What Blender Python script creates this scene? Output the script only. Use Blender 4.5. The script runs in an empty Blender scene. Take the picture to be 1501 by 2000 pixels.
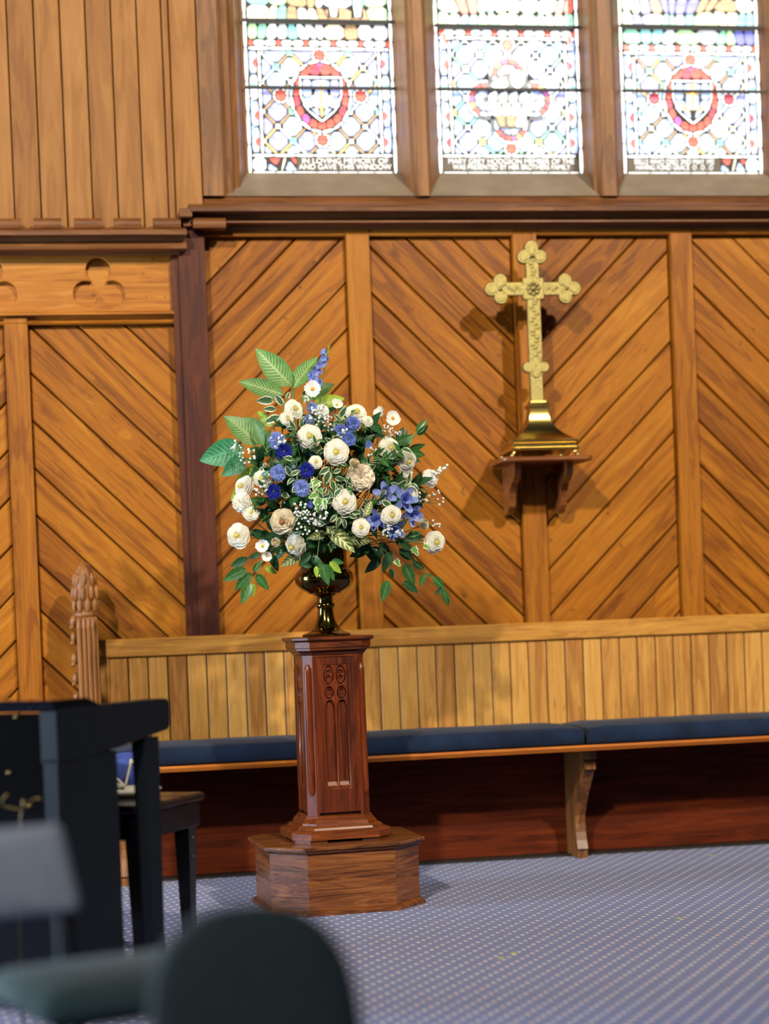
import bpy, math, random
from math import sin, cos, pi, radians, sqrt, atan2
from mathutils import Vector, Matrix, Quaternion

# ------------------------------------------------------------------ camera
FPX, CAM_H, CAM_D, PPX, PPY = 3600.0, 0.9, 6.75, 750.5, 1261.42
YAW, PITCH, ROLL = 0.165762, -0.0149928, 0.0389073
scene = bpy.context.scene
COL = scene.collection
_F = Vector((sin(YAW) * cos(PITCH), cos(YAW) * cos(PITCH), sin(PITCH)))
_R0 = Vector((cos(YAW), -sin(YAW), 0))
_U0 = _R0.cross(_F)
_R = cos(ROLL) * _R0 - sin(ROLL) * _U0
_U = sin(ROLL) * _R0 + cos(ROLL) * _U0
CAM = Vector((0, -CAM_D, CAM_H))
cd = bpy.data.cameras.new('camera')
cam = bpy.data.objects.new('camera', cd)
COL.objects.link(cam)
cam.matrix_world = Matrix(((_R.x, _U.x, -_F.x, CAM.x), (_R.y, _U.y, -_F.y, CAM.y), (_R.z, _U.z, -_F.z, CAM.z), (0, 0, 0, 1)))
cd.sensor_fit = 'VERTICAL'
cd.sensor_height = 36.0
cd.sensor_width = 27.0
cd.lens = FPX / 2000.0 * 36.0
cd.shift_y = (PPY - 1000.0) / 2000.0
cd.clip_start = 0.05
cd.dof.use_dof = True
cd.dof.focus_distance = 5.72
cd.dof.aperture_fstop = 1.45
scene.camera = cam

# ------------------------------------------------------------------ world, lights, exposure
scene.view_settings.view_transform = 'Standard'
scene.view_settings.look = 'None'
scene.view_settings.gamma = 1.0
scene.view_settings.use_curve_mapping = False
scene.view_settings.exposure = 0.12
wd = bpy.data.worlds.new('room_ambience')
scene.world = wd
wd.use_nodes = True
wd.node_tree.nodes['Background'].inputs[0].default_value = (0.80, 0.88, 1.0, 1)
wd.node_tree.nodes['Background'].inputs[1].default_value = 0.022


def aim(o, tgt):
    o.rotation_euler = (Vector(tgt) - o.location).to_track_quat('-Z', 'Y').to_euler()


def spot(name, loc, tgt, energy, color, size_deg, blend, radius):
    l = bpy.data.lights.new(name, 'SPOT')
    l.energy = energy; l.color = color; l.spot_size = radians(size_deg); l.spot_blend = blend
    l.shadow_soft_size = radius
    o = bpy.data.objects.new(name, l); COL.objects.link(o)
    o.location = loc; aim(o, tgt)
    return o


def area(name, loc, tgt, energy, color, sx, sy):
    l = bpy.data.lights.new(name, 'AREA')
    l.shape = 'RECTANGLE'; l.size = sx; l.size_y = sy; l.energy = energy; l.color = color
    o = bpy.data.objects.new(name, l); COL.objects.link(o)
    o.location = loc; aim(o, tgt)
    return o


spot('roof_spot_right', (5.1, -11.0, 8.1), (1.4, 0, 1.4), 5200, (1.0, 0.895, 0.71), 34, 0.6, 0.20)
spot('roof_spot_left', (-3.6, -11.0, 7.0), (1.2, 0, 1.4), 4300, (1.0, 0.895, 0.71), 34, 0.6, 0.20)
area('side_door_daylight', (-5.0, -1.45, 1.2), (1.0, -1.2, 0.75), 330, (0.60, 0.76, 1.0), 1.2, 2.2)
area('nave_window_daylight', (-3.5, -9.5, 4.5), (0.8, -2.8, 0.3), 90, (0.70, 0.82, 1.0), 2.5, 3.0)

RND = random.Random(7)


# ------------------------------------------------------------------ helpers
def at(px, py, y=None, z=None, d=None):
    """the point of the place that the photograph shows at (px, py), on the plane y=, z= or at depth d"""
    v = _R * ((px - PPX) / FPX) + _U * ((PPY - py) / FPX) + _F
    if y is not None:
        t = (y + CAM_D) / v.y
    elif z is not None:
        t = (z - CAM_H) / v.z
    else:
        t = d
    return CAM + t * v


def lin(r, g, b):
    def f(c):
        c /= 255.0
        return c / 12.92 if c <= 0.04045 else ((c + 0.055) / 1.055) ** 2.4
    return (f(r), f(g), f(b), 1.0)


def link(o, parent=None):
    COL.objects.link(o)
    if parent is not None:
        o.parent = parent
        o.matrix_parent_inverse = parent.matrix_basis.inverted()
    return o


def tag(o, label=None, cat=None, group=None, kind=None):
    if label: o['label'] = label
    if cat: o['category'] = cat
    if group: o['group'] = group
    if kind: o['kind'] = kind
    return o


def empty(name, loc, label=None, cat=None, group=None, kind=None):
    o = bpy.data.objects.new(name, None)
    o.location = loc
    o.empty_display_size = 0.05
    link(o)
    return tag(o, label, cat, group, kind)


class MB:
    def __init__(s):
        s.v = []; s.f = []

    def add(s, vs, fs):
        n = len(s.v)
        s.v.extend([tuple(p) for p in vs])
        s.f.extend([tuple(i + n for i in f) for f in fs])
        return s

    def box(s, x0, x1, y0, y1, z0, z1, m=None):
        vs = [(x, y, z) for x in (x0, x1) for y in (y0, y1) for z in (z0, z1)]
        if m: vs = [m @ Vector(p) for p in vs]
        return s.add(vs, [(0, 1, 3, 2), (4, 6, 7, 5), (0, 4, 5, 1), (2, 3, 7, 6), (0, 2, 6, 4), (1, 5, 7, 3)])

    def cbox(s, x0, x1, y0, y1, z0, z1, b, m=None):
        """box with bevelled vertical and horizontal edges (stack of inset rings)"""
        def ring(i, z):
            return [(x0 + i, y0 + i, z), (x1 - i, y0 + i, z), (x1 - i, y1 - i, z), (x0 + i, y1 - i, z)]
        lv = [ring(b, z0), ring(0, z0 + b), ring(0, z1 - b), ring(b, z1)]
        return s.loft(lv, m)

    def loft(s, rings, m=None, caps=True):
        n = len(rings[0]); vs = []; fs = []
        for r in rings: vs += [m @ Vector(p) if m else p for p in r]
        for k in range(len(rings) - 1):
            for i in range(n):
                j = (i + 1) % n
                fs.append((k * n + i, k * n + j, (k + 1) * n + j, (k + 1) * n + i))
        if caps:
            fs.append(tuple(reversed(range(n))))
            fs.append(tuple((len(rings) - 1) * n + i for i in range(n)))
        return s.add(vs, fs)

    def lathe(s, prof, n=32, c=(0, 0, 0), m=None, squash=1.0):
        rings = [[(c[0] + r * cos(2 * pi * i / n), c[1] + squash * r * sin(2 * pi * i / n), c[2] + z) for i in range(n)] for r, z in prof]
        return s.loft(rings, m)

    def tube(s, path, rad, n=6):
        path = [Vector(p) for p in path]
        k = len(path)
        rads = rad if isinstance(rad, (list, tuple)) else [rad] * k
        rings = []
        for i, p in enumerate(path):
            d = (path[min(i + 1, k - 1)] - path[max(i - 1, 0)])
            if d.length < 1e-9: d = Vector((0, 0, 1))
            d.normalize()
            a = d.orthogonal().normalized()
            if i:
                a = (pa - d * pa.dot(d))
                a = a.normalized() if a.length > 1e-6 else d.orthogonal().normalized()
            pa = a
            b = d.cross(a)
            rings.append([p + rads[i] * (cos(2 * pi * q / n) * a + sin(2 * pi * q / n) * b) for q in range(n)])
        return s.loft(rings)

    def ball(s, c, r, n=8, m=6, sx=1, sy=1, sz=1):
        c = Vector(c)
        rings = []
        for j in range(m + 1):
            t = -pi / 2 + pi * j / m
            rr = max(cos(t), 0.02)
            rings.append([(c.x + r * sx * rr * cos(2 * pi * i / n), c.y + r * sy * rr * sin(2 * pi * i / n), c.z + r * sz * sin(t)) for i in range(n)])
        return s.loft(rings)

    def grid(s, rows):
        nr, nc = len(rows), len(rows[0])
        vs = [p for r in rows for p in r]
        fs = [(i * nc + j, i * nc + j + 1, (i + 1) * nc + j + 1, (i + 1) * nc + j) for i in range(nr - 1) for j in range(nc - 1)]
        return s.add(vs, fs)

    def mesh(s, name, mat, smooth=False):
        me = bpy.data.meshes.new(name)
        me.from_pydata([tuple(p) for p in s.v], [], s.f)
        if mat is not None: me.materials.append(mat)
        if smooth:
            me.polygons.foreach_set('use_smooth', [True] * len(me.polygons))
        me.update()
        return me

    def build(s, name, mat, parent=None, smooth=False, auto=None):
        o = bpy.data.objects.new(name, s.mesh(name, mat, smooth or auto is not None))
        if auto is not None:
            try:
                o.data.set_sharp_from_angle(angle=radians(auto))
            except Exception:
                pass
        return link(o, parent)


def inst(name, mesh, parent=None, matrix=None):
    o = bpy.data.objects.new(name, mesh)
    if matrix is not None: o.matrix_basis = matrix
    return link(o, parent)


def clip(poly, a, b, c):
    """keep a*x+b*y<=c"""
    out = []
    n = len(poly)
    for i in range(n):
        p, q = poly[i], poly[(i + 1) % n]
        dp, dq = a * p[0] + b * p[1] - c, a * q[0] + b * q[1] - c
        if dp <= 0: out.append(p)
        if (dp < 0 < dq) or (dq < 0 < dp):
            t = dp / (dp - dq)
            out.append((p[0] + t * (q[0] - p[0]), p[1] + t * (q[1] - p[1])))
    return out


def clip_rect(poly, x0, x1, y0, y1):
    for a, b, c in ((1, 0, x1), (-1, 0, -x0), (0, 1, y1), (0, -1, -y0)):
        if len(poly) < 3: return []
        poly = clip(poly, a, b, c)
    return poly


def parea(p):
    return 0.5 * sum(p[i][0] * p[(i + 1) % len(p)][1] - p[(i + 1) % len(p)][0] * p[i][1] for i in range(len(p)))


def clean(p, e=1e-5):
    out = []
    for q in p:
        if not out or abs(q[0] - out[-1][0]) + abs(q[1] - out[-1][1]) > e: out.append(q)
    while len(out) > 1 and abs(out[0][0] - out[-1][0]) + abs(out[0][1] - out[-1][1]) <= e: out.pop()
    return out


def shrink(poly, d):
    """inset a convex polygon by d"""
    poly = clean(poly)
    if len(poly) < 3: return []
    if parea(poly) < 0: poly = poly[::-1]
    out = poly
    n = len(poly)
    for i in range(n):
        p, q = poly[i], poly[(i + 1) % n]
        ex, ey = q[0] - p[0], q[1] - p[1]
        L = sqrt(ex * ex + ey * ey)
        if L < 1e-9: continue
        nx, ny = ey / L, -ex / L     # outward normal of a CCW polygon
        out = clip(out, nx, ny, nx * p[0] + ny * p[1] - d)
        if len(out) < 3: return []
    return clean(out)


def chaikin(p, k=1, t=0.22):
    for _ in range(k):
        q = []
        for i in range(len(p)):
            a, b = p[i], p[(i + 1) % len(p)]
            q.append((a[0] + t * (b[0] - a[0]), a[1] + t * (b[1] - a[1])))
            q.append((b[0] - t * (b[0] - a[0]), b[1] - t * (b[1] - a[1])))
        p = q
    return p


def plate(name, outer, holes, thick, mat, parent=None, matrix=None, bevel=0.0):
    """flat plate with holes: outline in local x,z ; front at y=0, back at y=+thick"""
    cu = bpy.data.curves.new(name + '_outline', 'CURVE')
    cu.dimensions = '2D'; cu.fill_mode = 'BOTH'; cu.extrude = thick / 2 - bevel; cu.bevel_depth = bevel
    cu.bevel_resolution = 1
    cu.offset = -bevel
    for pts in [outer] + holes:
        sp = cu.splines.new('POLY'); sp.points.add(len(pts) - 1); sp.use_cyclic_u = True
        for i, p in enumerate(pts): sp.points[i].co = (p[0], p[1], 0, 1)
    tmp = bpy.data.objects.new('tmp_outline', cu)
    COL.objects.link(tmp)
    dg = bpy.context.evaluated_depsgraph_get()
    me = bpy.data.meshes.new_from_object(tmp.evaluated_get(dg))
    me.name = name
    bpy.data.objects.remove(tmp); bpy.data.curves.remove(cu)
    me.transform(Matrix(((1, 0, 0, 0), (0, 0, -1, thick / 2), (0, 1, 0, 0), (0, 0, 0, 1))))
    me.materials.clear(); me.materials.append(mat)
    o = bpy.data.objects.new(name, me)
    if matrix is not None: o.matrix_basis = matrix
    return link(o, parent)


def circle(cx, cz, r, n=24, a0=0.0, a1=2 * pi, full=True):
    k = n if full else n + 1
    return [(cx + r * cos(a0 + (a1 - a0) * i / n), cz + r * sin(a0 + (a1 - a0) * i / n)) for i in range(k)]


def lobes(cs, n=72, core=None):
    """outline of the union of circles, as a star-shaped polygon around the mean"""
    cx = sum(c[0] for c in cs) / len(cs); cz = sum(c[1] for c in cs) / len(cs)
    out = []
    for i in range(n):
        a = 2 * pi * i / n
        dx, dz = cos(a), sin(a)
        best = core or 0.0
        for (x, z, r) in cs:
            ox, oz = x - cx, z - cz
            b = ox * dx + oz * dz
            disc = r * r - (ox * ox + oz * oz - b * b)
            if disc > 0: best = max(best, b + sqrt(disc))
        out.append((cx + best * dx, cz + best * dz))
    return out


# ------------------------------------------------------------------ materials
MATS = {}


def newmat(name):
    m = bpy.data.materials.new(name)
    m.use_nodes = True
    nt = m.node_tree
    b = nt.nodes['Principled BSDF']
    return m, nt, b


def N(nt, kind, **kw):
    n = nt.nodes.new(kind)
    for k, v in kw.items(): setattr(n, k, v)
    return n


def math_(nt, op, a, b=None, c=None, clamp=False):
    n = nt.nodes.new('ShaderNodeMath'); n.operation = op; n.use_clamp = clamp
    for i, x in enumerate((a, b, c)):
        if x is None: continue
        if isinstance(x, (int, float)): n.inputs[i].default_value = x
        else: nt.links.new(x, n.inputs[i])
    return n.outputs[0]


def mixc(nt, fac, a, b, blend='MIX'):
    n = nt.nodes.new('ShaderNodeMix'); n.data_type = 'RGBA'; n.blend_type = blend
    if isinstance(fac, (int, float)): n.inputs[0].default_value = fac
    else: nt.links.new(fac, n.inputs[0])
    for i, x in ((6, a), (7, b)):
        if isinstance(x, tuple): n.inputs[i].default_value = x
        else: nt.links.new(x, n.inputs[i])
    return n.outputs[2]


def noise(nt, vec, scale, detail=4, rough=0.55, dist=0.0):
    n = nt.nodes.new('ShaderNodeTexNoise')
    n.inputs['Scale'].default_value = scale; n.inputs['Detail'].default_value = detail
    n.inputs['Roughness'].default_value = rough; n.inputs['Distortion'].default_value = dist
    if vec is not None: nt.links.new(vec, n.inputs['Vector'])
    return n.outputs[0]


def ramp(nt, fac, stops):
    n = nt.nodes.new('ShaderNodeValToRGB')
    e = n.color_ramp.elements
    while len(e) < len(stops): e.new(0.5)
    for i, (p, c) in enumerate(stops): e[i].position = p; e[i].color = c
    nt.links.new(fac, n.inputs[0])
    return n.outputs[0]


def wood(name, dark, mid, light, axis='x', rough=0.38, vary=0.35, coat=0.15, fine=1.0, knots=0.0, ringy=0.6, spec=0.4):
    m, nt, b = newmat(name)
    tc = N(nt, 'ShaderNodeTexCoord'); oi = N(nt, 'ShaderNodeObjectInfo')
    comb = N(nt, 'ShaderNodeCombineXYZ')
    r = oi.outputs['Random']
    nt.links.new(math_(nt, 'MULTIPLY', r, 31.7), comb.inputs[0])
    nt.links.new(math_(nt, 'MULTIPLY', r, 17.3), comb.inputs[1])
    nt.links.new(math_(nt, 'MULTIPLY', r, 23.9), comb.inputs[2])
    va = N(nt, 'ShaderNodeVectorMath', operation='ADD')
    nt.links.new(tc.outputs['Object'], va.inputs[0]); nt.links.new(comb.outputs[0], va.inputs[1])
    mp = N(nt, 'ShaderNodeMapping')
    sc = {'x': (0.9, 9, 9), 'y': (9, 0.9, 9), 'z': (9, 9, 0.9)}[axis]
    mp.inputs['Scale'].default_value = sc
    nt.links.new(va.outputs[0], mp.inputs[0])
    big = noise(nt, mp.outputs[0], 2.2, 5, 0.6, 1.4)
    mp2 = N(nt, 'ShaderNodeMapping')
    mp2.inputs['Scale'].default_value = tuple(q * (1.6 if q < 2 else 9) for q in sc)
    nt.links.new(va.outputs[0], mp2.inputs[0])
    fin = noise(nt, mp2.outputs[0], 2.0, 3, 0.6, 0.3)
    rings = math_(nt, 'FRACT', math_(nt, 'MULTIPLY', big, 7.0))
    rings = math_(nt, 'PINGPONG', rings, 0.5)
    g = math_(nt, 'ADD', math_(nt, 'MULTIPLY', big, 0.75), math_(nt, 'MULTIPLY', rings, 0.30 * ringy))
    g = math_(nt, 'ADD', g, math_(nt, 'MULTIPLY', math_(nt, 'SUBTRACT', fin, 0.5), 0.34 * fine))
    g = math_(nt, 'ADD', g, math_(nt, 'MULTIPLY', math_(nt, 'SUBTRACT', r, 0.5), vary))
    c = ramp(nt, g, [(0.24, dark), (0.46, mid), (0.74, light)])
    blot = noise(nt, va.outputs[0], 4.5, 2, 0.5)
    bl = ramp(nt, blot, [(0.55, (0, 0, 0, 1)), (0.78, (1, 1, 1, 1))])
    c = mixc(nt, math_(nt, 'MULTIPLY', bl, 0.30), c, dark)
    if knots:
        kn = noise(nt, va.outputs[0], 26, 1, 0.4)
        kk = ramp(nt, kn, [(0.74, (0, 0, 0, 1)), (0.79, (1, 1, 1, 1))])
        c = mixc(nt, math_(nt, 'MULTIPLY', kk, knots), c, tuple(q * 0.3 for q in dark[:3]) + (1,))
    nt.links.new(c, b.inputs['Base Color'])
    nt.links.new(math_(nt, 'ADD', math_(nt, 'MULTIPLY', fin, 0.18), rough - 0.09), b.inputs['Roughness'])
    b.inputs['Coat Weight'].default_value = coat
    b.inputs['Coat Roughness'].default_value = 0.22
    b.inputs['Specular IOR Level'].default_value = spec
    bp = N(nt, 'ShaderNodeBump'); bp.inputs['Strength'].default_value = 0.12; bp.inputs['Distance'].default_value = 0.002
    nt.links.new(g, bp.inputs['Height']); nt.links.new(bp.outputs[0], b.inputs['Normal'])
    MATS[name] = m
    return m


def plain(name, col, rough=0.5, metal=0.0, mott=0.0, scale=20, bump=0.0, coat=0.0, sheen=0.0, sss=0.0, spec=0.5, trans=0.0, vary=0.0):
    m, nt, b = newmat(name)
    tc = N(nt, 'ShaderNodeTexCoord')
    b.inputs['Roughness'].default_value = rough; b.inputs['Metallic'].default_value = metal
    b.inputs['Coat Weight'].default_value = coat; b.inputs['Sheen Weight'].default_value = sheen
    b.inputs['Specular IOR Level'].default_value = spec
    n = noise(nt, tc.outputs['Object'], scale, 4)
    lo = tuple(c * (1 - mott) for c in col[:3]) + (1,)
    hi = tuple(min(1, c * (1 + mott)) for c in col[:3]) + (1,)
    c = ramp(nt, n, [(0.3, lo), (0.7, hi)])
    if vary:
        oi = N(nt, 'ShaderNodeObjectInfo')
        hs = N(nt, 'ShaderNodeHueSaturation')
        nt.links.new(math_(nt, 'ADD', 1 - vary / 2, math_(nt, 'MULTIPLY', oi.outputs['Random'], vary)), hs.inputs['Value'])
        nt.links.new(c, hs.inputs['Color']); c = hs.outputs[0]
    nt.links.new(c, b.inputs['Base Color'])
    if sss:
        b.inputs['Subsurface Weight'].default_value = sss
        b.inputs['Subsurface Radius'].default_value = (0.01, 0.008, 0.006)
    if bump:
        bp = N(nt, 'ShaderNodeBump'); bp.inputs['Strength'].default_value = bump; bp.inputs['Distance'].default_value = 0.003
        n2 = noise(nt, tc.outputs['Object'], scale * 4, 3)
        nt.links.new(n2, bp.inputs['Height']); nt.links.new(bp.outputs[0], b.inputs['Normal'])
    MATS[name] = m
    return m


W_DADO = wood('dado_rimu', lin(112, 58, 5), lin(162, 96, 12), lin(188, 126, 30), 'x', 0.45, 0.18, knots=0.5, coat=0.06, spec=0.25)
W_DADO_V = wood('dado_rimu_upright', lin(124, 66, 10), lin(162, 97, 17), lin(184, 124, 36), 'z', 0.45, 0.15, coat=0.06, spec=0.25)
W_DADO_H = wood('dado_rimu_level', lin(132, 74, 16), lin(174, 108, 30), lin(194, 134, 54), 'x', 0.45, 0.15, knots=0.5, coat=0.06, spec=0.25)
W_UPPER = wood('upper_boards_rimu', lin(124, 78, 36), lin(154, 104, 52), lin(172, 122, 68), 'x', 0.55, 0.18, coat=0.0, spec=0.25, fine=0.5, ringy=0.25)
W_FRAME = wood('window_frame_rimu', lin(100, 62, 30), lin(140, 92, 48), lin(162, 116, 68), 'z', 0.5, 0.15, coat=0.05)
W_LEDGE = wood('ledge_dark_rimu', lin(78, 44, 20), lin(116, 70, 34), lin(146, 98, 56), 'x', 0.5, 0.12, coat=0.05, spec=0.3)
W_POST = wood('post_dark_rimu', lin(44, 17, 9), lin(80, 34, 17), lin(106, 50, 26), 'z', 0.5, 0.1, coat=0.03, spec=0.25)
W_BENCH = wood('bench_oak', lin(158, 102, 42), lin(196, 142, 66), lin(216, 166, 88), 'z', 0.45, 0.30, coat=0.1, fine=1.4)
W_BENCH_H = wood('bench_oak_level', lin(150, 96, 34), lin(196, 138, 56), lin(214, 160, 76), 'x', 0.45, 0.1, coat=0.1)
W_SEATB = wood('bench_seat_rimu', lin(120, 56, 10), lin(176, 98, 24), lin(205, 130, 45), 'x', 0.4, 0.1)
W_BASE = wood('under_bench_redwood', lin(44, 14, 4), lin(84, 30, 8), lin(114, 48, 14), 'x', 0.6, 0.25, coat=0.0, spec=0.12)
W_PED = wood('pedestal_mahogany_upright', lin(50, 18, 5), lin(98, 39, 11), lin(136, 65, 22), 'z', 0.36, 0.12, coat=0.16, fine=1.3, spec=0.3)
W_PED_H = wood('pedestal_mahogany_level', lin(54, 22, 7), lin(102, 47, 15), lin(140, 74, 28), 'x', 0.36, 0.12, coat=0.2, fine=1.3, spec=0.3)
W_PLINTH = wood('plinth_oak', lin(60, 29, 12), lin(110, 61, 26), lin(146, 92, 44), 'x', 0.36, 0.06, coat=0.3, fine=1.9, ringy=1.2)
W_CARVE = wood('carved_oak', lin(92, 54, 22), lin(144, 92, 44), lin(172, 122, 68), 'z', 0.48, 0.1, coat=0.05)
W_SHELF = wood('shelf_rimu', lin(84, 42, 14), lin(136, 76, 30), lin(172, 108, 52), 'x', 0.4, 0.1)
BLACKGAP = plain('joint_shade_backing', lin(40, 18, 8), 0.8)  # dark paint standing in for the shade in the board joints
SILL = plain('weathered_sill', lin(128, 112, 92), 0.7, mott=0.18, scale=9)
M_BRASS = plain('polished_brass', lin(216, 190, 112), 0.20, 1.0, mott=0.12, scale=8)
M_BRASSE = plain('engraved_brass', lin(170, 154, 96), 0.48, 1.0, mott=0.25, scale=90, bump=0.5)
M_URN = plain('brass_dark_reflection', lin(120, 100, 50), 0.12, 1.0, mott=0.2, scale=7)  # brass colour darkened to stand for the dark room it mirrors
M_LEAD = plain('lead_came', lin(58, 58, 60), 0.6)
M_CUSH = plain('navy_velvet', lin(19, 33, 56), 0.9, mott=0.4, scale=9, bump=0.15, sheen=0.06, spec=0.2)
M_PIANO = plain('black_piano_finish', lin(9, 16, 24), 0.5, mott=0.1, spec=0.25)
M_PIANO_L = plain('black_lacquer', lin(7, 7, 8), 0.12, coat=0.4)
M_STOOL = plain('black_stool', lin(9, 9, 10), 0.25)
M_STOOLPAD = plain('stool_vinyl', lin(34, 30, 28), 0.18, mott=0.1, scale=50, bump=0.1)
M_SEAT = plain('dark_green_upholstery', lin(92, 116, 108), 0.9, mott=0.15, scale=60, bump=0.3, sheen=0.2)
M_SEATB = plain('green_upholstery_daylit', lin(168, 176, 196), 0.9, mott=0.12, scale=60, bump=0.3, sheen=0.2)  # same fabric as the seat, with daylight put into a paler bluish colour
M_ROUND = plain('charcoal_upholstery', lin(82, 92, 84), 0.85, mott=0.12, scale=60, bump=0.2, sheen=0.2)
M_TUBE = plain('dark_steel_tube', lin(30, 30, 32), 0.35, 0.8)
M_BRASSPIN = plain('brass_pin', lin(120, 104, 64), 0.35, 1.0)
M_BLUECLOTH = plain('blue_cloth', lin(52, 72, 150), 0.8, mott=0.25, scale=40)
M_WHITECLOTH = plain('pale_cloth', lin(196, 190, 180), 0.8, mott=0.1)
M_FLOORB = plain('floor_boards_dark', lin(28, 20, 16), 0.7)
M_SCREW = plain('screw_metal', lin(120, 110, 100), 0.4, 0.9)
M_SCRAP = plain('leaf_scrap_green', lin(150, 160, 60), 0.7)


def carpet_mat():
    m, nt, b = newmat('blue_pindot_carpet')
    tc = N(nt, 'ShaderNodeTexCoord')
    u = (0.0212, 0.0314); v = (0.0284, -0.0303)
    det = u[0] * v[1] - u[1] * v[0]
    r1 = (v[1] / det, -v[0] / det, 0); r2 = (-u[1] / det, u[0] / det, 0)

    def dot(vec):
        n = N(nt, 'ShaderNodeVectorMath', operation='DOT_PRODUCT')
        nt.links.new(tc.outputs['Object'], n.inputs[0]); n.inputs[1].default_value = vec
        return n.outputs['Value']
    a, bb = dot(r1), dot(r2)
    fa = math_(nt, 'SUBTRACT', math_(nt, 'FRACT', a), 0.5)
    fb = math_(nt, 'SUBTRACT', math_(nt, 'FRACT', bb), 0.5)
    wob = noise(nt, tc.outputs['Object'], 260, 2)
    wo = math_(nt, 'MULTIPLY', math_(nt, 'SUBTRACT', wob, 0.5), 0.006)
    x = math_(nt, 'ADD', math_(nt, 'MULTIPLY', fa, u[0]), math_(nt, 'MULTIPLY', fb, v[0]))
    y = math_(nt, 'ADD', math_(nt, 'MULTIPLY', fa, u[1]), math_(nt, 'MULTIPLY', fb, v[1]))
    x = math_(nt, 'ADD', x, wo)
    d = math_(nt, 'SQRT', math_(nt, 'ADD', math_(nt, 'MULTIPLY', x, x), math_(nt, 'MULTIPLY', math_(nt, 'MULTIPLY', y, y), 0.8)))
    fac = ramp(nt, d, [(0.0044, (1, 1, 1, 1)), (0.0062, (0, 0, 0, 1))])
    cb = N(nt, 'ShaderNodeCombineXYZ')
    nt.links.new(math_(nt, 'FLOOR', a), cb.inputs[0]); nt.links.new(math_(nt, 'FLOOR', bb), cb.inputs[1])
    wn = N(nt, 'ShaderNodeTexWhiteNoise'); nt.links.new(cb.outputs[0], wn.inputs['Vector'])
    dc = ramp(nt, wn.outputs['Value'], [(0.0, lin(176, 180, 200)), (0.45, lin(210, 202, 202)), (0.8, lin(216, 198, 188)), (1.0, lin(220, 178, 152))])
    pile = noise(nt, tc.outputs['Object'], 700, 2, 0.7)
    base = ramp(nt, pile, [(0.3, lin(36, 48, 104)), (0.7, lin(68, 82, 150))])
    nt.links.new(mixc(nt, fac, base, dc), b.inputs['Base Color'])
    b.inputs['Roughness'].default_value = 0.95
    b.inputs['Specular IOR Level'].default_value = 0.1
    b.inputs['Sheen Weight'].default_value = 0.25
    bp = N(nt, 'ShaderNodeBump'); bp.inputs['Strength'].default_value = 0.5; bp.inputs['Distance'].default_value = 0.003
    nt.links.new(pile, bp.inputs['Height']); nt.links.new(bp.outputs[0], b.inputs['Normal'])
    return m


M_CARPET = carpet_mat()

GLASS = {}


def glass(key, col, strength=1.0, speck=0.0):
    m, nt, b = newmat('stained_glass_' + key)
    tc = N(nt, 'ShaderNodeTexCoord')
    n = noise(nt, tc.outputs['Object'], 30, 3, 0.6)
    lo = tuple(c * (0.72 - speck) for c in col[:3]) + (1,)
    hi = tuple(min(1.0, c * 1.05 + 0.04) for c in col[:3]) + (1,)
    c = ramp(nt, n, [(0.36 + speck * 0.3, lo), (0.55, hi)])
    nt.links.new(c, b.inputs['Base Color'])
    nt.links.new(c, b.inputs['Emission Color'])
    b.inputs['Emission Strength'].default_value = strength
    b.inputs['Roughness'].default_value = 0.25
    GLASS[key] = m


glass('white', lin(240, 246, 250), 1.7)
glass('pale', lin(206, 226, 248), 1.2, 0.12)
glass('blue', lin(172, 198, 246), 1.1)
glass('violet', lin(166, 174, 242), 1.05)
glass('deepblue', lin(120, 126, 220), 0.9)
glass('red', lin(236, 92, 78), 1.0)
glass('crimson', lin(224, 70, 96), 0.8)
glass('magenta', lin(214, 100, 190), 0.85)
glass('gold', lin(246, 206, 120), 1.15)
glass('cream', lin(246, 234, 200), 1.35)
glass('brown', lin(196, 160, 120), 0.8)
glass('teal', lin(130, 206, 210), 1.2)
glass('green', lin(140, 212, 180), 1.15)
glass('leaf', lin(186, 232, 170), 1.25)
glass('ground', lin(92, 98, 108), 0.35)
glass('grey', lin(208, 212, 220), 1.3)
M_LETTER = plain('letter_glass', lin(230, 236, 240), 0.4)
_b = M_LETTER.node_tree.nodes['Principled BSDF']
_b.inputs['Emission Color'].default_value = lin(226, 234, 240); _b.inputs['Emission Strength'].default_value = 1.0
M_TEXTBG = plain('text_band_glass', lin(70, 60, 50), 0.5)
_b = M_TEXTBG.node_tree.nodes['Principled BSDF']
_b.inputs['Emission Color'].default_value = lin(110, 98, 84); _b.inputs['Emission Strength'].default_value = 0.6

# ------------------------------------------------------------------ floor
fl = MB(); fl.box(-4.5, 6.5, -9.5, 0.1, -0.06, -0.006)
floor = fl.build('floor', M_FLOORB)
tag(floor, 'dark bare floor strip showing under the long bench', 'floor', kind='structure')
fl = MB(); fl.box(-4.5, 6.5, -9.5, -0.195, -0.0055, 0.0)
carpet = fl.build('floor_carpet', M_CARPET)
tag(carpet, 'blue violet carpet with small pale dots across the floor', 'carpet', kind='structure')

# ------------------------------------------------------------------ back wall: boards, stiles, rails
wall = empty('wall_back', (1.2, 0.1, 0), 'panelled timber back wall with diagonal boards below and upright boards above', 'wall', kind='structure')
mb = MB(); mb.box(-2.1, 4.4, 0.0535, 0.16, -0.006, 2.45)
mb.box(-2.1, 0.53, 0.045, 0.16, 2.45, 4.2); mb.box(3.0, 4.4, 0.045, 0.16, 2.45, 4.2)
mb.build('wall_core', BLACKGAP, wall)


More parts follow.
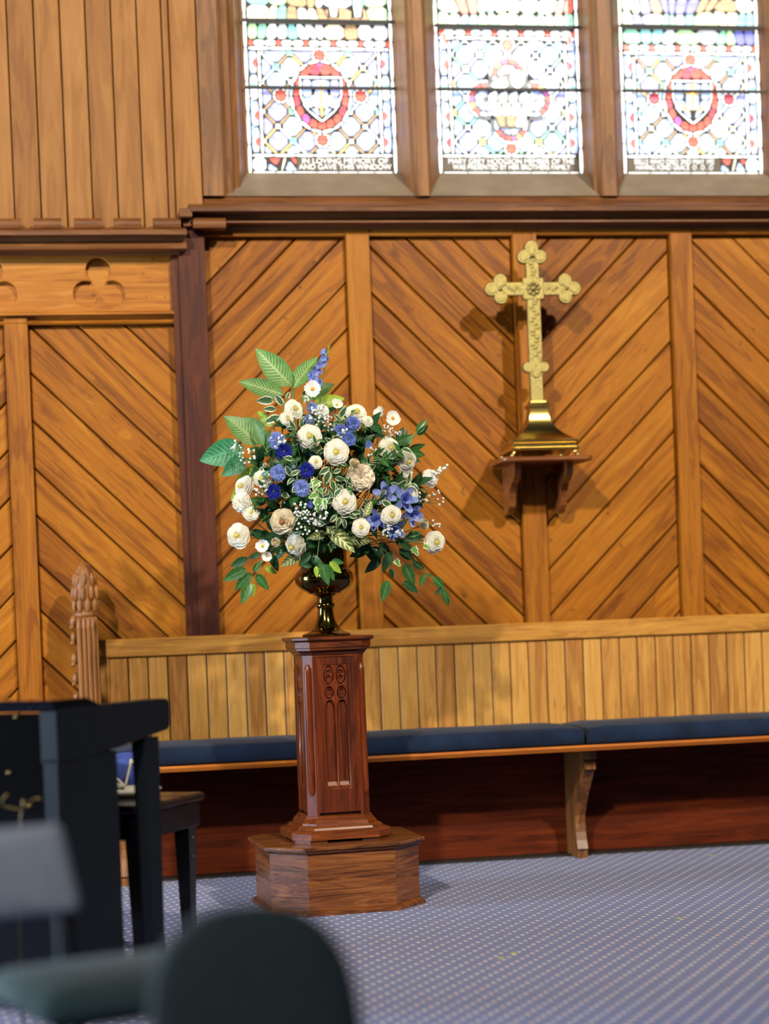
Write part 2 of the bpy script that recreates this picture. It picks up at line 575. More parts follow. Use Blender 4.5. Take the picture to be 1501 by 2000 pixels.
def plank(poly, ang, y_face, depth, mat, parent, bev=0.004, name='plank'):
    """a board whose outline poly is in wall x,z ; ang is the direction of its grain"""
    poly = shrink(poly, 0.0022 if bev < .004 else 0.0031)
    if len(poly) < 3 or abs(parea(poly)) < 2e-4: return None
    inner = shrink(poly, bev)
    if len(inner) < 3: return None
    cx = sum(p[0] for p in poly) / len(poly); cz = sum(p[1] for p in poly) / len(poly)
    ca, sa = cos(ang), sin(ang)

    def loc(p, y):
        dx, dz = p[0] - cx, p[1] - cz
        return (dx * ca + dz * sa, y, -dx * sa + dz * ca)
    b = MB()
    # outer ring to inner ring: match counts by closest rotation, else fall back to a plain prism
    if len(inner) == len(poly):
        k = min(range(len(poly)), key=lambda s: sum((inner[(i + s) % len(poly)][0] - poly[i][0]) ** 2 + (inner[(i + s) % len(poly)][1] - poly[i][1]) ** 2 for i in range(len(poly))))
        inner = inner[k:] + inner[:k]
        rings = [[loc(p, depth) for p in poly], [loc(p, bev * 0.8) for p in poly], [loc(p, 0) for p in inner]]
    else:
        rings = [[loc(p, depth) for p in poly], [loc(p, 0) for p in poly]]
    b.loft(rings)
    o = bpy.data.objects.new(name, b.mesh(name, mat))
    o.location = (cx, y_face, cz)
    o.rotation_euler = (0, -ang, 0)
    return link(o, parent)


PER = 0.1715


def diag_panel(x0, x1, z0, z1, sgn, xr, zr):
    """45 degree boards; a joint passes through (xr, zr)"""
    lo = min(z0 - sgn * x0, z0 - sgn * x1); hi = max(z1 - sgn * x0, z1 - sgn * x1)
    c0 = zr - sgn * xr
    k0 = int(math.floor((lo - c0) / PER)) - 1; k1 = int(math.ceil((hi - c0) / PER)) + 1
    for k in range(k0, k1):
        a, b = c0 + k * PER, c0 + (k + 1) * PER
        poly = [(x0, z0), (x1, z0), (x1, z1), (x0, z1)]
        poly = clip(poly, -sgn, 1, b)           # z - sgn x <= b
        if len(poly) < 3: continue
        poly = clip(poly, sgn, -1, -a)
        if len(poly) < 3: continue
        plank(poly, sgn * pi / 4, 0.030 + RND.uniform(-0.0012, 0.0012), 0.022, W_DADO, wall)


ZB = 0.42
STILES = [(-1.437, -1.354), (-0.822, -0.739), (-0.207, -0.124), (1.045, 1.130), (1.677, 1.766), (2.292, 2.375), (2.91, 2.995), (3.53, 3.615)]
diag_panel(-1.97, -1.437, 0.12, 2.005, 1, -1.44, 1.90)
diag_panel(-1.354, -0.822, 0.12, 2.005, -1, -1.34, 1.996)
diag_panel(-0.739, -0.207, 0.12, 2.005, 1, -0.21, 1.90)
diag_panel(-0.124, 0.408, 0.12, 2.005, -1, -0.112, 1.996)
diag_panel(0.519, 1.045, ZB, 2.317, 1, 0.521, 2.144)
diag_panel(1.130, 1.677, ZB, 2.317, -1, 1.129, 2.289)
diag_panel(1.766, 2.292, ZB, 2.317, 1, 1.790, 1.759)
diag_panel(2.375, 2.91, ZB, 2.317, -1, 2.380, 2.306)
diag_panel(2.995, 3.53, ZB, 2.317, 1, 3.0, 2.1)
for i, (a, b) in enumerate(STILES):
    mb = MB(); mb.cbox(a, b, 0.0, 0.054, 0.12 if i < 3 else ZB, 2.03 if i < 3 else 2.352, 0.003)
    mb.build('stile', W_DADO_V, wall)
xs = [0.519, 1.045, 1.130, 1.677, 1.766, 2.292, 2.375, 2.91, 2.995, 3.53]
for i in range(0, len(xs), 2):
    mb = MB(); mb.cbox(xs[i], xs[i + 1], 0.002, 0.054, 2.317, 2.350, 0.003)
    mb.build('rail', W_DADO_H, wall)

mb = MB(); mb.cbox(-2.0, -0.01, -0.012, 0.054, -0.005, 0.12, 0.004)
tag(mb.build('baseboard_back', W_LEDGE), 'dark timber baseboard beside the bench end', 'baseboard', kind='structure')
# dark post
post = MB()
post.cbox(0.425, 0.519, -0.034, 0.054, ZB, 2.352, 0.004)
post.cbox(0.400, 0.428, -0.018, 0.054, ZB, 2.33, 0.004)
post.build('corner_post', W_POST, wall)

# left section: frieze with trefoils, its rail and its crested ledge
FX0, FX1, FZ0, FZ1 = -2.0, 0.398, 2.043, 2.268
holes = []
for tx in (0.136, -0.247, -0.63, -1.013, -1.396, -1.779):
    tz = 2.150
    k = 0.0455
    holes.append(lobes([(tx, tz + 0.047, k), (tx - 0.0475, tz - 0.036, k), (tx + 0.0475, tz - 0.036, k)], 72, 0.030))
fz = plate('frieze_board', [(FX0, FZ0), (FX1, FZ0), (FX1, FZ1), (FX0, FZ1)], holes, 0.022, W_DADO_H, wall, Matrix.Translation((0, 0.004, 0)), 0.002)
mb = MB(); mb.box(FX0, FX1, 0.028, 0.044, FZ0, FZ1)
mb.build('frieze_backing', W_DADO_H, wall)


def moulding(name, prof, x0, x1, mat, parent=None, ends=True):
    """extrude an open profile of (y,z) points, closed against y=0.04"""
    pts = list(prof)
    b = MB()
    b.loft([[(x0, p[0], p[1]) for p in pts], [(x1, p[0], p[1]) for p in pts]])
    return b.build(name, mat, parent)


moulding('rail', [(0.04, 2.048), (-0.012, 2.046), (-0.020, 2.040), (-0.020, 2.034), (0.012, 2.033), (0.014, 2.016), (0.002, 2.014), (-0.002, 2.009), (0.004, 2.003), (0.04, 2.003)], -2.0, 0.402, W_DADO_H, wall)
mb = MB(); mb.cbox(0.392, 0.402, -0.006, 0.03, 2.045, 2.27, 0.002)
mb.build('frieze_edge', W_LEDGE, wall)
led = moulding('trim_1', [(0.044, 2.345), (-0.035, 2.342), (-0.118, 2.318), (-0.122, 2.312), (-0.122, 2.299), (-0.070, 2.298), (-0.066, 2.286), (-0.074, 2.278), (-0.080, 2.268), (-0.076, 2.258), (-0.024, 2.256), (-0.016, 2.246), (-0.006, 2.250), (0.044, 2.258)], -2.05, 0.452, W_LEDGE)
tag(led, 'projecting dark timber ledge over the trefoil frieze', 'ledge', kind='structure')
for i in range(-10, 5):
    x0 = 0.158 - 0.009 - 0.141 * (1 - i) - 0.094 + 0.0
    x1 = x0 + (0.097 if i < 4 else 0.118)
    b = MB()
    prof = [(-0.085, 2.330), (-0.088, 2.342), (-0.086, 2.354), (-0.078, 2.364), (-0.064, 2.370), (-0.045, 2.372), (-0.030, 2.370), (-0.030, 2.330)]
    b.loft([[(x0, p[0], p[1]) for p in prof], [(x1, p[0], p[1]) for p in prof]])
    b.build('cresting_block', W_LEDGE, led)

# upper boards
ux = [-0.2585 - 0.1 * k for k in range(17, 0, -1)] + [-0.2585]
for px in (24, 76, 127, 177, 227, 277, 325, 339):
    ux.append(at(px, 300, y=0.0).x)
ux.append(0.524)
for i in range(len(ux) - 1):
    plank([(ux[i], 2.30), (ux[i + 1], 2.30), (ux[i + 1], 4.2), (ux[i], 4.2)], pi / 2, RND.uniform(0.0, 0.002) - (0.006 if i == len(ux) - 3 else 0), 0.04, W_UPPER, wall, 0.0025)
for i in range(9):
    x0 = 3.06 + i * 0.1
    plank([(x0, 2.45), (x0 + .1, 2.45), (x0 + .1, 4.2), (x0, 4.2)], pi / 2, 0.0, 0.04, W_UPPER, wall, 0.0025)

# ------------------------------------------------------------------ sill, ledge, window frame
tag(moulding('trim_2', [(0.24, 2.598), (0.198, 2.592), (0.036, 2.468), (0.030, 2.462), (0.018, 2.440), (-0.060, 2.416), (-0.094, 2.4085), (-0.102, 2.400), (-0.102, 2.386), (-0.050, 2.385), (-0.046, 2.372), (-0.050, 2.3605), (-0.060, 2.3585), (-0.061, 2.353), (-0.016, 2.351), (-0.010, 2.338), (0.044, 2.338), (0.24, 2.338)], 0.470, 4.2, W_LEDGE),
    'long dark window ledge running above the diagonal boards', 'ledge', kind='structure')
mb = MB()
mb.add([(0.53, 0.197, 2.5965), (0.53, 0.034, 2.4715), (3.2, 0.034, 2.4715), (3.2, 0.197, 2.5965)], [(0, 1, 2, 3)])
mb.box(0.53, 3.2, 0.198, 0.23, 2.58, 2.5965)
sl = mb.build('window_sill', SILL)
tag(sl, 'weathered grey sloping sill under the stained glass', 'sill', kind='structure')
mb = MB(); mb.cbox(0.430, 0.475, -0.098, 0.04, 2.366, 2.398, 0.003); mb.cbox(0.445, 0.475, -0.06, 0.04, 2.340, 2.372, 0.003)
tag(mb.build('trim_3', W_LEDGE), 'returned end block of the window ledge beside the crested ledge', 'ledge', kind='structure')

GW = 0.577
GX = [0.712, 1.4455, 2.179]
GY = 0.205
ZT = 4.1


def mullion(name, nose0, nose1, g0, g1, label):
    """splayed timber upright between two lights"""
    p = [(g0, 0.24), (g0, 0.19), (g0 + 0.006, 0.17), (nose0 - 0.010, 0.075), (nose0 - 0.010, 0.062), (nose0, 0.055), (nose0 + 0.004, 0.022), (nose0 + 0.012, 0.014), (nose1 - 0.012, 0.014), (nose1 - 0.004, 0.022), (nose1, 0.055), (nose1 + 0.010, 0.062), (nose1 + 0.010, 0.075), (g1 - 0.006, 0.17), (g1, 0.19), (g1, 0.24)]
    b = MB()
    rings = []
    for z in (0, 1):
        r = []
        for (x, y) in p:
            zz = ZT if z else 2.4715 + max(0.0, (y - 0.034)) * (0.125 / 0.163) - 0.004
            r.append((x, y, zz))
        rings.append(r)
    b.loft(rings)
    o = b.build(name, W_FRAME)
    return tag(o, label, 'window frame', kind='structure')


mullion('trim_4', 1.318, 1.376, GX[0] + GW, GX[1], 'moulded timber mullion dividing the first and second stained glass lights')
mullion('trim_5', 2.030, 2.104, GX[1] + GW, GX[2], 'moulded timber mullion dividing the second and third stained glass lights')
mullion('trim_6', 2.80, 2.87, GX[2] + GW, 2.9125, 'moulded timber mullion at the far end of the third light')
# left jamb: flat board then a splay
b = MB()
p = [(0.527, 0.08), (0.527, 0.010), (0.600, 0.010), (0.606, 0.016), (0.606, 0.030), (0.622, 0.050), (0.640, 0.056), (0.648, 0.085), (0.672, 0.10), (0.690, 0.17), (0.704, 0.19), (0.712, 0.19), (0.712, 0.24), (0.527, 0.24)]
b.loft([[(x, y, 2.4715 + max(0.0, (y - 0.034)) * (0.125 / 0.163) - 0.004) for x, y in p], [(x, y, ZT) for x, y in p]])
tag(b.build('trim_7', W_FRAME), 'broad timber jamb beside the upright wall boards', 'window frame', kind='structure')
b = MB(); b.box(2.9125, 3.06, 0.0, 0.24, 2.45, ZT)
tag(b.build('trim_8', W_FRAME), 'plain timber jamb closing the window group', 'window frame', kind='structure')


# ------------------------------------------------------------------ stained glass
def build_window(n, gx, kind, label, rnd):
    root = empty('window_%d' % n, (gx + GW / 2, GY, 2.6), label, 'window', kind='structure')
    HT = 1.55
    mb = MB(); mb.box(gx, gx + GW, GY + 0.004, GY + 0.012, 2.597, 2.597 + GW * HT * 1.6)
    mb.build('lead_lattice', M_LEAD, root)
    count = [0]

    def pane(poly, key, layer=0, lead=0.0021, rnd_k=1):
        pts = [(gx + p[0] * GW, 2.597 + p[1] * GW) for p in poly]
        pts = shrink(pts, lead)
        if len(pts) < 3 or abs(parea(pts)) < 1.5e-5: return
        if rnd_k: pts = chaikin(pts, 1, 0.2)
        y = GY - layer * 0.003
        cx = sum(p[0] for p in pts) / len(pts); cz = sum(p[1] for p in pts) / len(pts)
        b = MB()
        b.loft([[(p[0] - cx, 0.0035, p[1] - cz) for p in pts], [(p[0] - cx, 0, p[1] - cz) for p in pts]])
        o = bpy.data.objects.new('pane', b.mesh('pane', GLASS[key]))
        o.location = (cx, y, cz)
        link(o, root)
        count[0] += 1

    def rect(u0, u1, w0, w1, key, layer=0):
        pane([(u0, w0), (u1, w0), (u1, w1), (u0, w1)], key, layer)

    def backing(poly, layer):
        b = MB()
        pts = [(gx + p[0] * GW, 2.597 + p[1] * GW) for p in poly]
        if parea(pts) < 0: pts = pts[::-1]
        y = GY - layer * 0.003 + 0.0036
        b.loft([[(p[0], y, p[1]) for p in pts], [(p[0], y - 0.0012, p[1]) for p in pts]])
        b.build('lead_ground', M_LEAD if kind != 1 or layer < 3 else GLASS['ground'], root)

    # outer white fillets
    for s in (0, 1):
        w = 0.0
        while w < 1.22:
            h = rnd.uniform(0.17, 0.25)
            u0 = 0.004 if s == 0 else 0.970
            rect(u0, u0 + 0.026, w, min(w + h, 1.24), 'white')
            w += h
    # text band
    tb0, tb1 = (0.015, 0.102)
    u_txt = {0: (0.325, 0.965), 1: (0.035, 0.965), 2: (0.035, 0.69)}[kind]
    b = MB(); b.box(gx + u_txt[0] * GW, gx + u_txt[1] * GW, GY - 0.001, GY + 0.004, 2.597 + tb0 * GW, 2.597 + tb1 * GW)
    b.build('text_band', M_TEXTBG, root)
    if kind in (0, 2):
        e0, e1 = (0.035, 0.325) if kind == 0 else (0.69, 0.965)
        L = e1 - e0
        if kind == 0:
            rect(e0, e0 + 0.09, tb0, tb1, 'white')
            a0, a1 = e0 + 0.095, e1
        else:
            rect(e1 - 0.09, e1, tb0, tb1, 'white')
            a0, a1 = e0, e1 - 0.095
        h = (a1 - a0) / 2
        pane([(a0, tb1), (a0 + h, tb1), (a0 + h * 0.6, tb0 + 0.03)], 'red')
        pane([(a0, tb0), (a0 + h * .9, tb0), (a0 + 0.01, tb1 - 0.03)], 'blue')
        pane([(a0 + h * 0.9, tb0), (a0 + h * 1.05, tb0), (a0 + h * 1.35, tb1), (a0 + h * 1.1, tb1)], 'cream')
        pane([(a0 + h * 1.12, tb0), (a1, tb0), (a1, tb0 + 0.01), (a0 + h * 1.5, tb1 - 0.01)], 'blue')
        pane([(a0 + h * 1.5, tb1), (a1, tb1), (a1, tb0 + 0.03)], 'red')
    text = {0: ('IN LOVING MEMORY OF', 'AND GAVE THIS WINDOW'), 1: ('MARY GREY HODGSON MEMBER OF THE', 'WAS PRESENTED BY HER BROTHERS FAMILY'), 2: ('BELLS WHO DIED 2ND MAY 192', 'HAVING FOND GRACE  O . O . O')}[kind]
    for k, body in enumerate(text):
        cu = bpy.data.curves.new('lettering', 'FONT')
        cu.body = body; cu.align_x = 'CENTER'; cu.align_y = 'CENTER'
        cu.size = 0.028; cu.extrude = 0.0012; cu.offset = 0.0
        cu.materials.append(M_LETTER)
        t = bpy.data.objects.new('lettering', cu)
        wid = (u_txt[1] - u_txt[0]) * GW * 0.94
        est = len(body) * 0.028 * 0.60
        t.scale = (wid / est, 1, 1)
        t.location = (gx + (u_txt[0] + u_txt[1]) / 2 * GW, GY - 0.0025, 2.597 + GW * (tb0 + (tb1 - tb0) * (0.73 if k == 0 else 0.28)))
        t.rotation_euler = (pi / 2, 0, 0)
        link(t, root)

    def fillet_row(w0, w1, u0=0.035, u1=0.965):
        u = u0
        while u < u1 - 0.02:
            h = rnd.uniform(0.11, 0.17)
            rect(u, min(u + h, u1), w0, w1, 'white')
            u += h

    FW0, FW1 = 0.130, 0.800 if kind != 1 else 0.885
    fillet_row(0.106, 0.128)
    fillet_row(0.0, 0.013)
    fillet_row(FW1 + 0.004, FW1 + 0.028)
    # red and white chequer row
    cw0, cw1 = FW1 + 0.031, FW1 + 0.072
    u = 0.035
    k = 0
    while u < 0.95:
        rect(u, u + 0.036, cw0, cw1, 'red'); u += 0.036
        for q in range(2):
            if u < 0.93:
                h = min(0.073, 0.965 - u)
                rect(u, u + h, cw0, cw1, 'white'); u += h
        k += 1
    # inner upright fillets
    for u0 in (0.092, 0.886):
        w = FW0
        while w < FW1 - 0.02:
            h = rnd.uniform(0.11, 0.17)
            rect(u0, u0 + 0.022, w, min(w + h, FW1), 'white')
            w += h
    # zigzag side borders
    per = 0.172
    k = 0
    w = FW0
    while w < FW1 - 0.03:
        for s in (0, 1):
            def X(u): return u if s == 0 else 1 - u
            top = min(w + per, FW1)
            m = w + per * 0.5
            rect(min(X(0.035), X(0.09)), max(X(0.035), X(0.09)), w + .004, min(top, FW1), 'pale' if rnd.random() < .5 else 'blue')
            if abs(m - 0.50) < 0.07:
                rect(min(X(0.035), X(0.09)), max(X(0.035), X(0.09)), w + 0.01, w + 0.08, 'white', 1)
                pane([(X(0.035), w + 0.085), (X(0.09), w + 0.085), (X(0.09), w + 0.165), (X(0.062), w + 0.13), (X(0.035), w + 0.165)], 'teal' if s else 'green', 1)
            else:
                pane([(X(0.088), w + 0.028), (X(0.088), w + 0.118), (X(0.050), w + 0.073)], ['red', 'crimson'][rnd.random() < 0.2], 1, 0.001)
                pane([(X(0.035), w + 0.10), (X(0.035), min(w + 0.20, FW1)), (X(0.076), min(w + 0.15, FW1 - .005))], 'blue' if rnd.random() < .5 else 'violet')
                pane([(X(0.036), w + 0.080), (X(0.046), w + 0.068), (X(0.088), w + 0.020), (X(0.080), w + 0.008)], ['gold', 'cream', 'brown'][rnd.randrange(3)], 1, 0.001)
                pane([(X(0.036), w + 0.074), (X(0.046), w + 0.082), (X(0.088), w + 0.132), (X(0.080), w + 0.142)], ['gold', 'cream'][rnd.randrange(2)], 1, 0.001)
        w += per
        k += 1
    # diamond lattice of the ground
    U0, U1 = 0.116, 0.884
    hx, hw = 0.0965, 0.0965
    c0u, c0w = 0.5, 0.50
    strips = {0: ['cream', 'gold', 'brown', 'white'], 1: ['teal', 'white', 'green', 'pale'], 2: ['cream', 'gold', 'brown', 'white']}[kind]
    med = (0.5, 0.50, 0.215, 0.265)

    def inside(u, w, k=1.0):
        return ((u - med[0]) / (med[2] * k)) ** 2 + ((w - med[1]) / (med[3] * k)) ** 2 < 1
    sw = 0.0125
    for i in range(-5, 6):
        for j in range(-6, 7):
            cu_, cw_ = c0u + i * hx, c0w + j * hw
            if (i + j) % 2 == 0:
                if not inside(cu_, cw_, 0.8):
                    a = sw * 1.3
                    pl = clip_rect([(cu_ + hx - a, cw_), (cu_, cw_ + hw - a), (cu_ - hx + a, cw_), (cu_, cw_ - hw + a)], U0, U1, FW0, FW1)
                    if len(pl) > 2: pane(pl, ['pale', 'pale', 'pale', 'blue', 'violet'][rnd.randrange(5)] if abs(i) < 3 else ['blue', 'violet'][rnd.randrange(2)])
                # strips on two of its edges
                for (du, dw) in ((1, 1), (1, -1)):
                    mu, mw = cu_ + du * hx / 2, cw_ + dw * hw / 2
                    if inside(mu, mw, 0.92): continue
                    # strip runs along (1,-du*dw)
                    tx, tz = 0.7071, -0.7071 * dw
                    nx, nz = -tz, tx
                    L = hx * 0.7071 - 0.014
                    pl = [(mu + tx * L * 0.92 + nx * sw * 0.8, mw + tz * L * 0.92 + nz * sw * 0.8), (mu - tx * L * 0.92 + nx * sw * 0.8, mw - tz * L * 0.92 + nz * sw * 0.8), (mu - tx * L * 0.92 - nx * sw * 0.8, mw - tz * L * 0.92 - nz * sw * 0.8), (mu + tx * L * 0.92 - nx * sw * 0.8, mw + tz * L * 0.92 - nz * sw * 0.8)]
                    pl = clip_rect(pl, U0, U1, FW0, FW1)
                    if len(pl) > 2: pane(pl, strips[rnd.randrange(4)], 0, 0.0018)
            else:
                if inside(cu_, cw_, 0.95): continue
                big = rnd.random() < 0.4
                r = 0.027 if big else 0.019
                pl = clip_rect(circle(cu_, cw_, r, 10), U0, U1, FW0, FW1)
                key = (['gold', 'cream', 'gold'] if kind == 1 else ['teal', 'green', 'teal'])[rnd.randrange(3)] if big else 'white'
                if len(pl) > 2: pane(pl, key, 1 if big else 0, 0.0015)

    def ring(cx, cz, r0x, r0z, r1x, r1z, n_, keys, layer, a0=0.0, a1=2 * pi):
        for i in range(n_):
            b0, b1 = a0 + (a1 - a0) * i / n_, a0 + (a1 - a0) * (i + 1) / n_
            mm = (b0 + b1) / 2
            pane([(cx + r0x * cos(b0), cz + r0z * sin(b0)), (cx + r1x * cos(b0), cz + r1z * sin(b0)), (cx + r1x * cos(mm), cz + r1z * sin(mm)), (cx + r1x * cos(b1), cz + r1z * sin(b1)), (cx + r0x * cos(b1), cz + r0z * sin(b1))], keys[i % len(keys)], layer, 0.0022)

    for (u, w) in ((0.5, 0.215 if kind != 1 else 0.165), (0.5, FW1 - 0.03)):
        backing(circle(u, w, 0.056, 16), 2)
        pane(circle(u, w, 0.034, 12), 'red', 2, 0.001)
        ring(u, w, 0.036, 0.036, 0.055, 0.055, 8, ['white'], 2)
    if kind in (0, 2):
        for (u) in (0.235, 0.765):
            backing(circle(u, 0.505, 0.056, 16), 2)
            pane(circle(u, 0.505, 0.036, 12), 'red' if kind == 0 else 'crimson', 2, 0.001)
            ring(u, 0.505, 0.038, 0.038, 0.055, 0.055, 8, ['white'], 2)
        # vesica medallion with a shield
        backing([(0.5 + 0.212 * cos(a) * (1 - 0.10 * abs(sin(a)) ** 3), 0.50 + 0.245 * sin(a)) for a in [2 * pi * i / 36 for i in range(36)]], 3)
        ring(0.5, 0.50, 0.187, 0.222, 0.210, 0.243, 16, ['white', 'pale'], 3)
        ring(0.5, 0.50, 0.142, 0.165, 0.184, 0.219, 18, ['red', 'red', 'crimson', 'red', 'magenta', 'red', 'red'], 3)
        # red cap above the shield
        sh = [(0.355, 0.630), (0.645, 0.630), (0.645, 0.50), (0.60, 0.40), (0.5, 0.318), (0.40, 0.40), (0.355, 0.50)]
        capp = [(0.5 + 0.183 * cos(a), 0.5 + 0.218 * sin(a)) for a in [pi * (0.22 + 0.56 * i / 8) for i in range(9)]]
        for i in range(4):
            uu0, uu1 = 0.365 + i * 0.0675, 0.365 + (i + 1) * 0.0675
            def zt(u): return 0.5 + 0.218 * sqrt(max(0, 1 - ((u - 0.5) / 0.183) ** 2))
            pane([(uu0, 0.637), (uu1, 0.637), (uu1, zt(uu1) - .004), (uu0, zt(uu0) - .004)], ['red', 'crimson', 'red', 'red'][i], 4, 0.002)
        backing(sh, 5)
        for (p0, p1) in (((0.355, 0.622), (0.5, 0.622)), ((0.5, 0.622), (0.645, 0.622))):
            pane([(p0[0], 0.612), (p1[0], 0.612), (p1[0], 0.630), (p0[0], 0.630)], 'white', 5, 0.0016)
        edge = [(0.355, 0.610), (0.357, 0.50), (0.402, 0.402), (0.5, 0.322)]
        for s in (1, -1):
            for q in range(3):
                a, b2 = edge[q], edge[q + 1]
                def mir(p): return p if s == 1 else (1 - p[0], p[1])
                pane([mir(a), mir(b2), mir((b2[0] + (0.018 if q < 2 else 0.0), b2[1] + (0.004 if q < 2 else 0.024))), mir((a[0] + 0.018, a[1] + 0.004))], 'white', 5, 0.0014)
        # shield field
        cell = [(0.376, 0.49, 0.44, 0.608), (0.44, 0.545, 0.56, 0.608), (0.56, 0.49, 0.624, 0.608), (0.376, 0.42, 0.45, 0.49), (0.55, 0.42, 0.624, 0.49)]
        for c in cell:
            rect(c[0], c[2], c[1], c[3], 'blue' if rnd.random() < .7 else 'violet', 5)
        rect(0.452, 0.498, 0.422, 0.543, 'blue', 5); rect(0.502, 0.548, 0.422, 0.543, 'violet', 5)
        pane([(0.42, 0.42), (0.48, 0.42), (0.49, 0.355)], 'blue', 5, 0.0016)
        pane([(0.58, 0.42), (0.52, 0.42), (0.51, 0.355)], 'blue', 5, 0.0016)
        if kind == 0:       # upright sword with a wreath
            rect(0.486, 0.514, 0.36, 0.60, 'gold', 6)
            rect(0.455, 0.545, 0.535, 0.56, 'brown', 6)
            for s in (-1, 1):
                pane([(0.5 + s * 0.016, 0.40), (0.5 + s * 0.07, 0.45), (0.5 + s * 0.072, 0.51), (0.5 + s * 0.02, 0.49)], 'cream', 6, 0.0016)
        else:               # anchor
            rect(0.484, 0.516, 0.42, 0.575, 'gold', 6)
            rect(0.445, 0.555, 0.525, 0.55, 'gold', 6)
            pane(circle(0.5, 0.585, 0.02, 10), 'gold', 6, 0.001)
            for s in (-1, 1):
                pane([(0.5 + s * 0.003, 0.385), (0.5 + s * 0.003, 0.42), (0.5 + s * 0.05, 0.45), (0.5 + s * 0.078, 0.49), (0.5 + s * 0.076, 0.43)], 'gold', 6, 0.0012)
    else:
        # three red arcs, a pale bird above a nest
        for (cx, cz, r, a0, a1) in ((0.495, 0.645, 0.105, 0.0, pi), (0.335, 0.485, 0.105, pi * 0.45, pi * 1.35), (0.665, 0.485, 0.105, -pi * 0.35, pi * 0.55), (0.5, 0.33, 0.11, pi * 1.15, pi * 1.85)):
            backing(circle(cx, cz, r + 0.03, 20), 3)
            ring(cx, cz, r * 0.78, r * 0.78, r * 1.08, r * 1.08, 6, ['red', 'crimson', 'red', 'magenta', 'gold', 'red'], 4, a0, a1)
            ring(cx, cz, r * .78, r * .78, r * 1.08, r * 1.08, 6, ['pale', 'blue'], 4, a1, a0 + 2 * pi)
            ring(cx, cz, r * 1.10, r * 1.10, r * 1.28, r * 1.28, 6, ['white'], 4, a0, a1)
            for q in range(8):
                b0 = 2 * pi * q / 8; b1 = 2 * pi * (q + 1) / 8
                pane([(cx, cz), (cx + r * .76 * cos(b0), cz + r * .76 * sin(b0)), (cx + r * .76 * cos(b1), cz + r * .76 * sin(b1))], ['blue', 'violet', 'pale', 'blue'][q % 4], 4, 0.0012)
        body = [(0.36, 0.60), (0.47, 0.66), (0.56, 0.66), (0.62, 0.60), (0.66, 0.50), (0.62, 0.42), (0.40, 0.42), (0.34, 0.50)]
        backing(body, 5)
        pane([(0.36, 0.59), (0.47, 0.65), (0.50, 0.58), (0.42, 0.53)], 'white', 5, 0.002)
        pane([(0.50, 0.64), (0.545, 0.69), (0.60, 0.67), (0.61, 0.60), (0.56, 0.55), (0.51, 0.58)], 'white', 6, 0.002)
        pane([(0.56, 0.69), (0.60, 0.67), (0.615, 0.61), (0.63, 0.66), (0.60, 0.71)], 'gold', 6, 0.0014)
        for q, (a, c_) in enumerate([(0.35, 'white'), (0.42, 'grey'), (0.49, 'pale'), (0.56, 'grey'), (0.61, 'pale')]):
            pane([(a, 0.52), (a + 0.065, 0.55 - 0.02 * (q == 4)), (a + 0.06, 0.47), (a + 0.005, 0.45)], c_, 6, 0.002)
        for q in range(4):
            pane([(0.37 + q * 0.068, 0.45), (0.43 + q * 0.068, 0.47), (0.435 + q * 0.068, 0.38), (0.375 + q * 0.068, 0.37)], ['white', 'cream', 'white', 'grey'][q], 6, 0.002)
        backing([(0.38, 0.385), (0.62, 0.385), (0.58, 0.29), (0.42, 0.29)], 6)
        for q in range(3):
            pane([(0.385 + q * 0.078, 0.38), (0.457 + q * 0.078, 0.38), (0.46 + q * 0.064, 0.30), (0.42 + q * 0.05, 0.30)], ['brown', 'brown', 'cream'][q], 7, 0.002)

    # saddle bars
    bars = [0.545, (0.982 if kind != 1 else 0.965)]
    for bw in bars:
        b = MB(); b.cbox(gx, gx + GW, GY - 0.034, GY - 0.022, 2.597 + bw * GW - 0.006, 2.597 + bw * GW + 0.006, 0.002)
        b.build('saddle_bar', M_LEAD, root)
    # the picture above: ground plants, stones, robes
    base_w = cw1 + 0.004
    rows = [base_w, bars[1] - 0.008] if kind != 1 else [bars[1] + 0.008]
    z = bars[1] + 0.008 if kind != 1 else bars[1] + 0.008
    tops = ([(base_w, bars[1] - 0.006, 1)] if kind != 1 else []) + [(z, z + 0.20, 2), (z + 0.20, z + 0.38, 2)]
    for (w0, w1, nr) in tops:
        nc = 7
        P = {}
        for i in range(nc + 1):
            for j in range(nr + 1):
                ju = 0 if i in (0, nc) else rnd.uniform(-0.035, 0.035)
                jw = 0 if j in (0, nr) else rnd.uniform(-0.02, 0.02)
                P[i, j] = (0.035 + 0.93 * i / nc + ju, w0 + (w1 - w0) * j / nr + jw)
        for i in range(nc):
            for j in range(nr):
                pal = {0: ['leaf', 'green', 'white', 'grey', 'teal', 'cream', 'brown'], 1: ['green', 'teal', 'leaf', 'red', 'green', 'cream'], 2: ['green', 'teal', 'grey', 'leaf', 'deepblue', 'brown', 'cream']}[kind]
                q = [P[i, j], P[i + 1, j], P[i + 1, j + 1], P[i, j + 1]]
                key = pal[rnd.randrange(len(pal))]
                if kind == 2 and j >= 1 - (w0 > z + .1) and w0 >= z: key = 'deepblue' if 1 <= i <= 3 else ('brown' if i in (4, 5) else key)
                if kind == 0 and w0 >= z and i in (2, 3): key = ['brown', 'cream'][rnd.randrange(2)]
                if rnd.random() < 0.55:
                    m0 = ((q[0][0] + q[1][0]) / 2, (q[0][1] + q[1][1]) / 2); m1 = ((q[2][0] + q[3][0]) / 2, (q[2][1] + q[3][1]) / 2)
                    pane([q[0], m0, m1, q[3]], key); pane([m0, q[1], q[2], m1], pal[rnd.randrange(len(pal))] if rnd.random() < .5 else key)
                else:
                    pane(q, key)
    # glass above: too high to tell apart, one part
    b = MB()
    w = z + 0.385
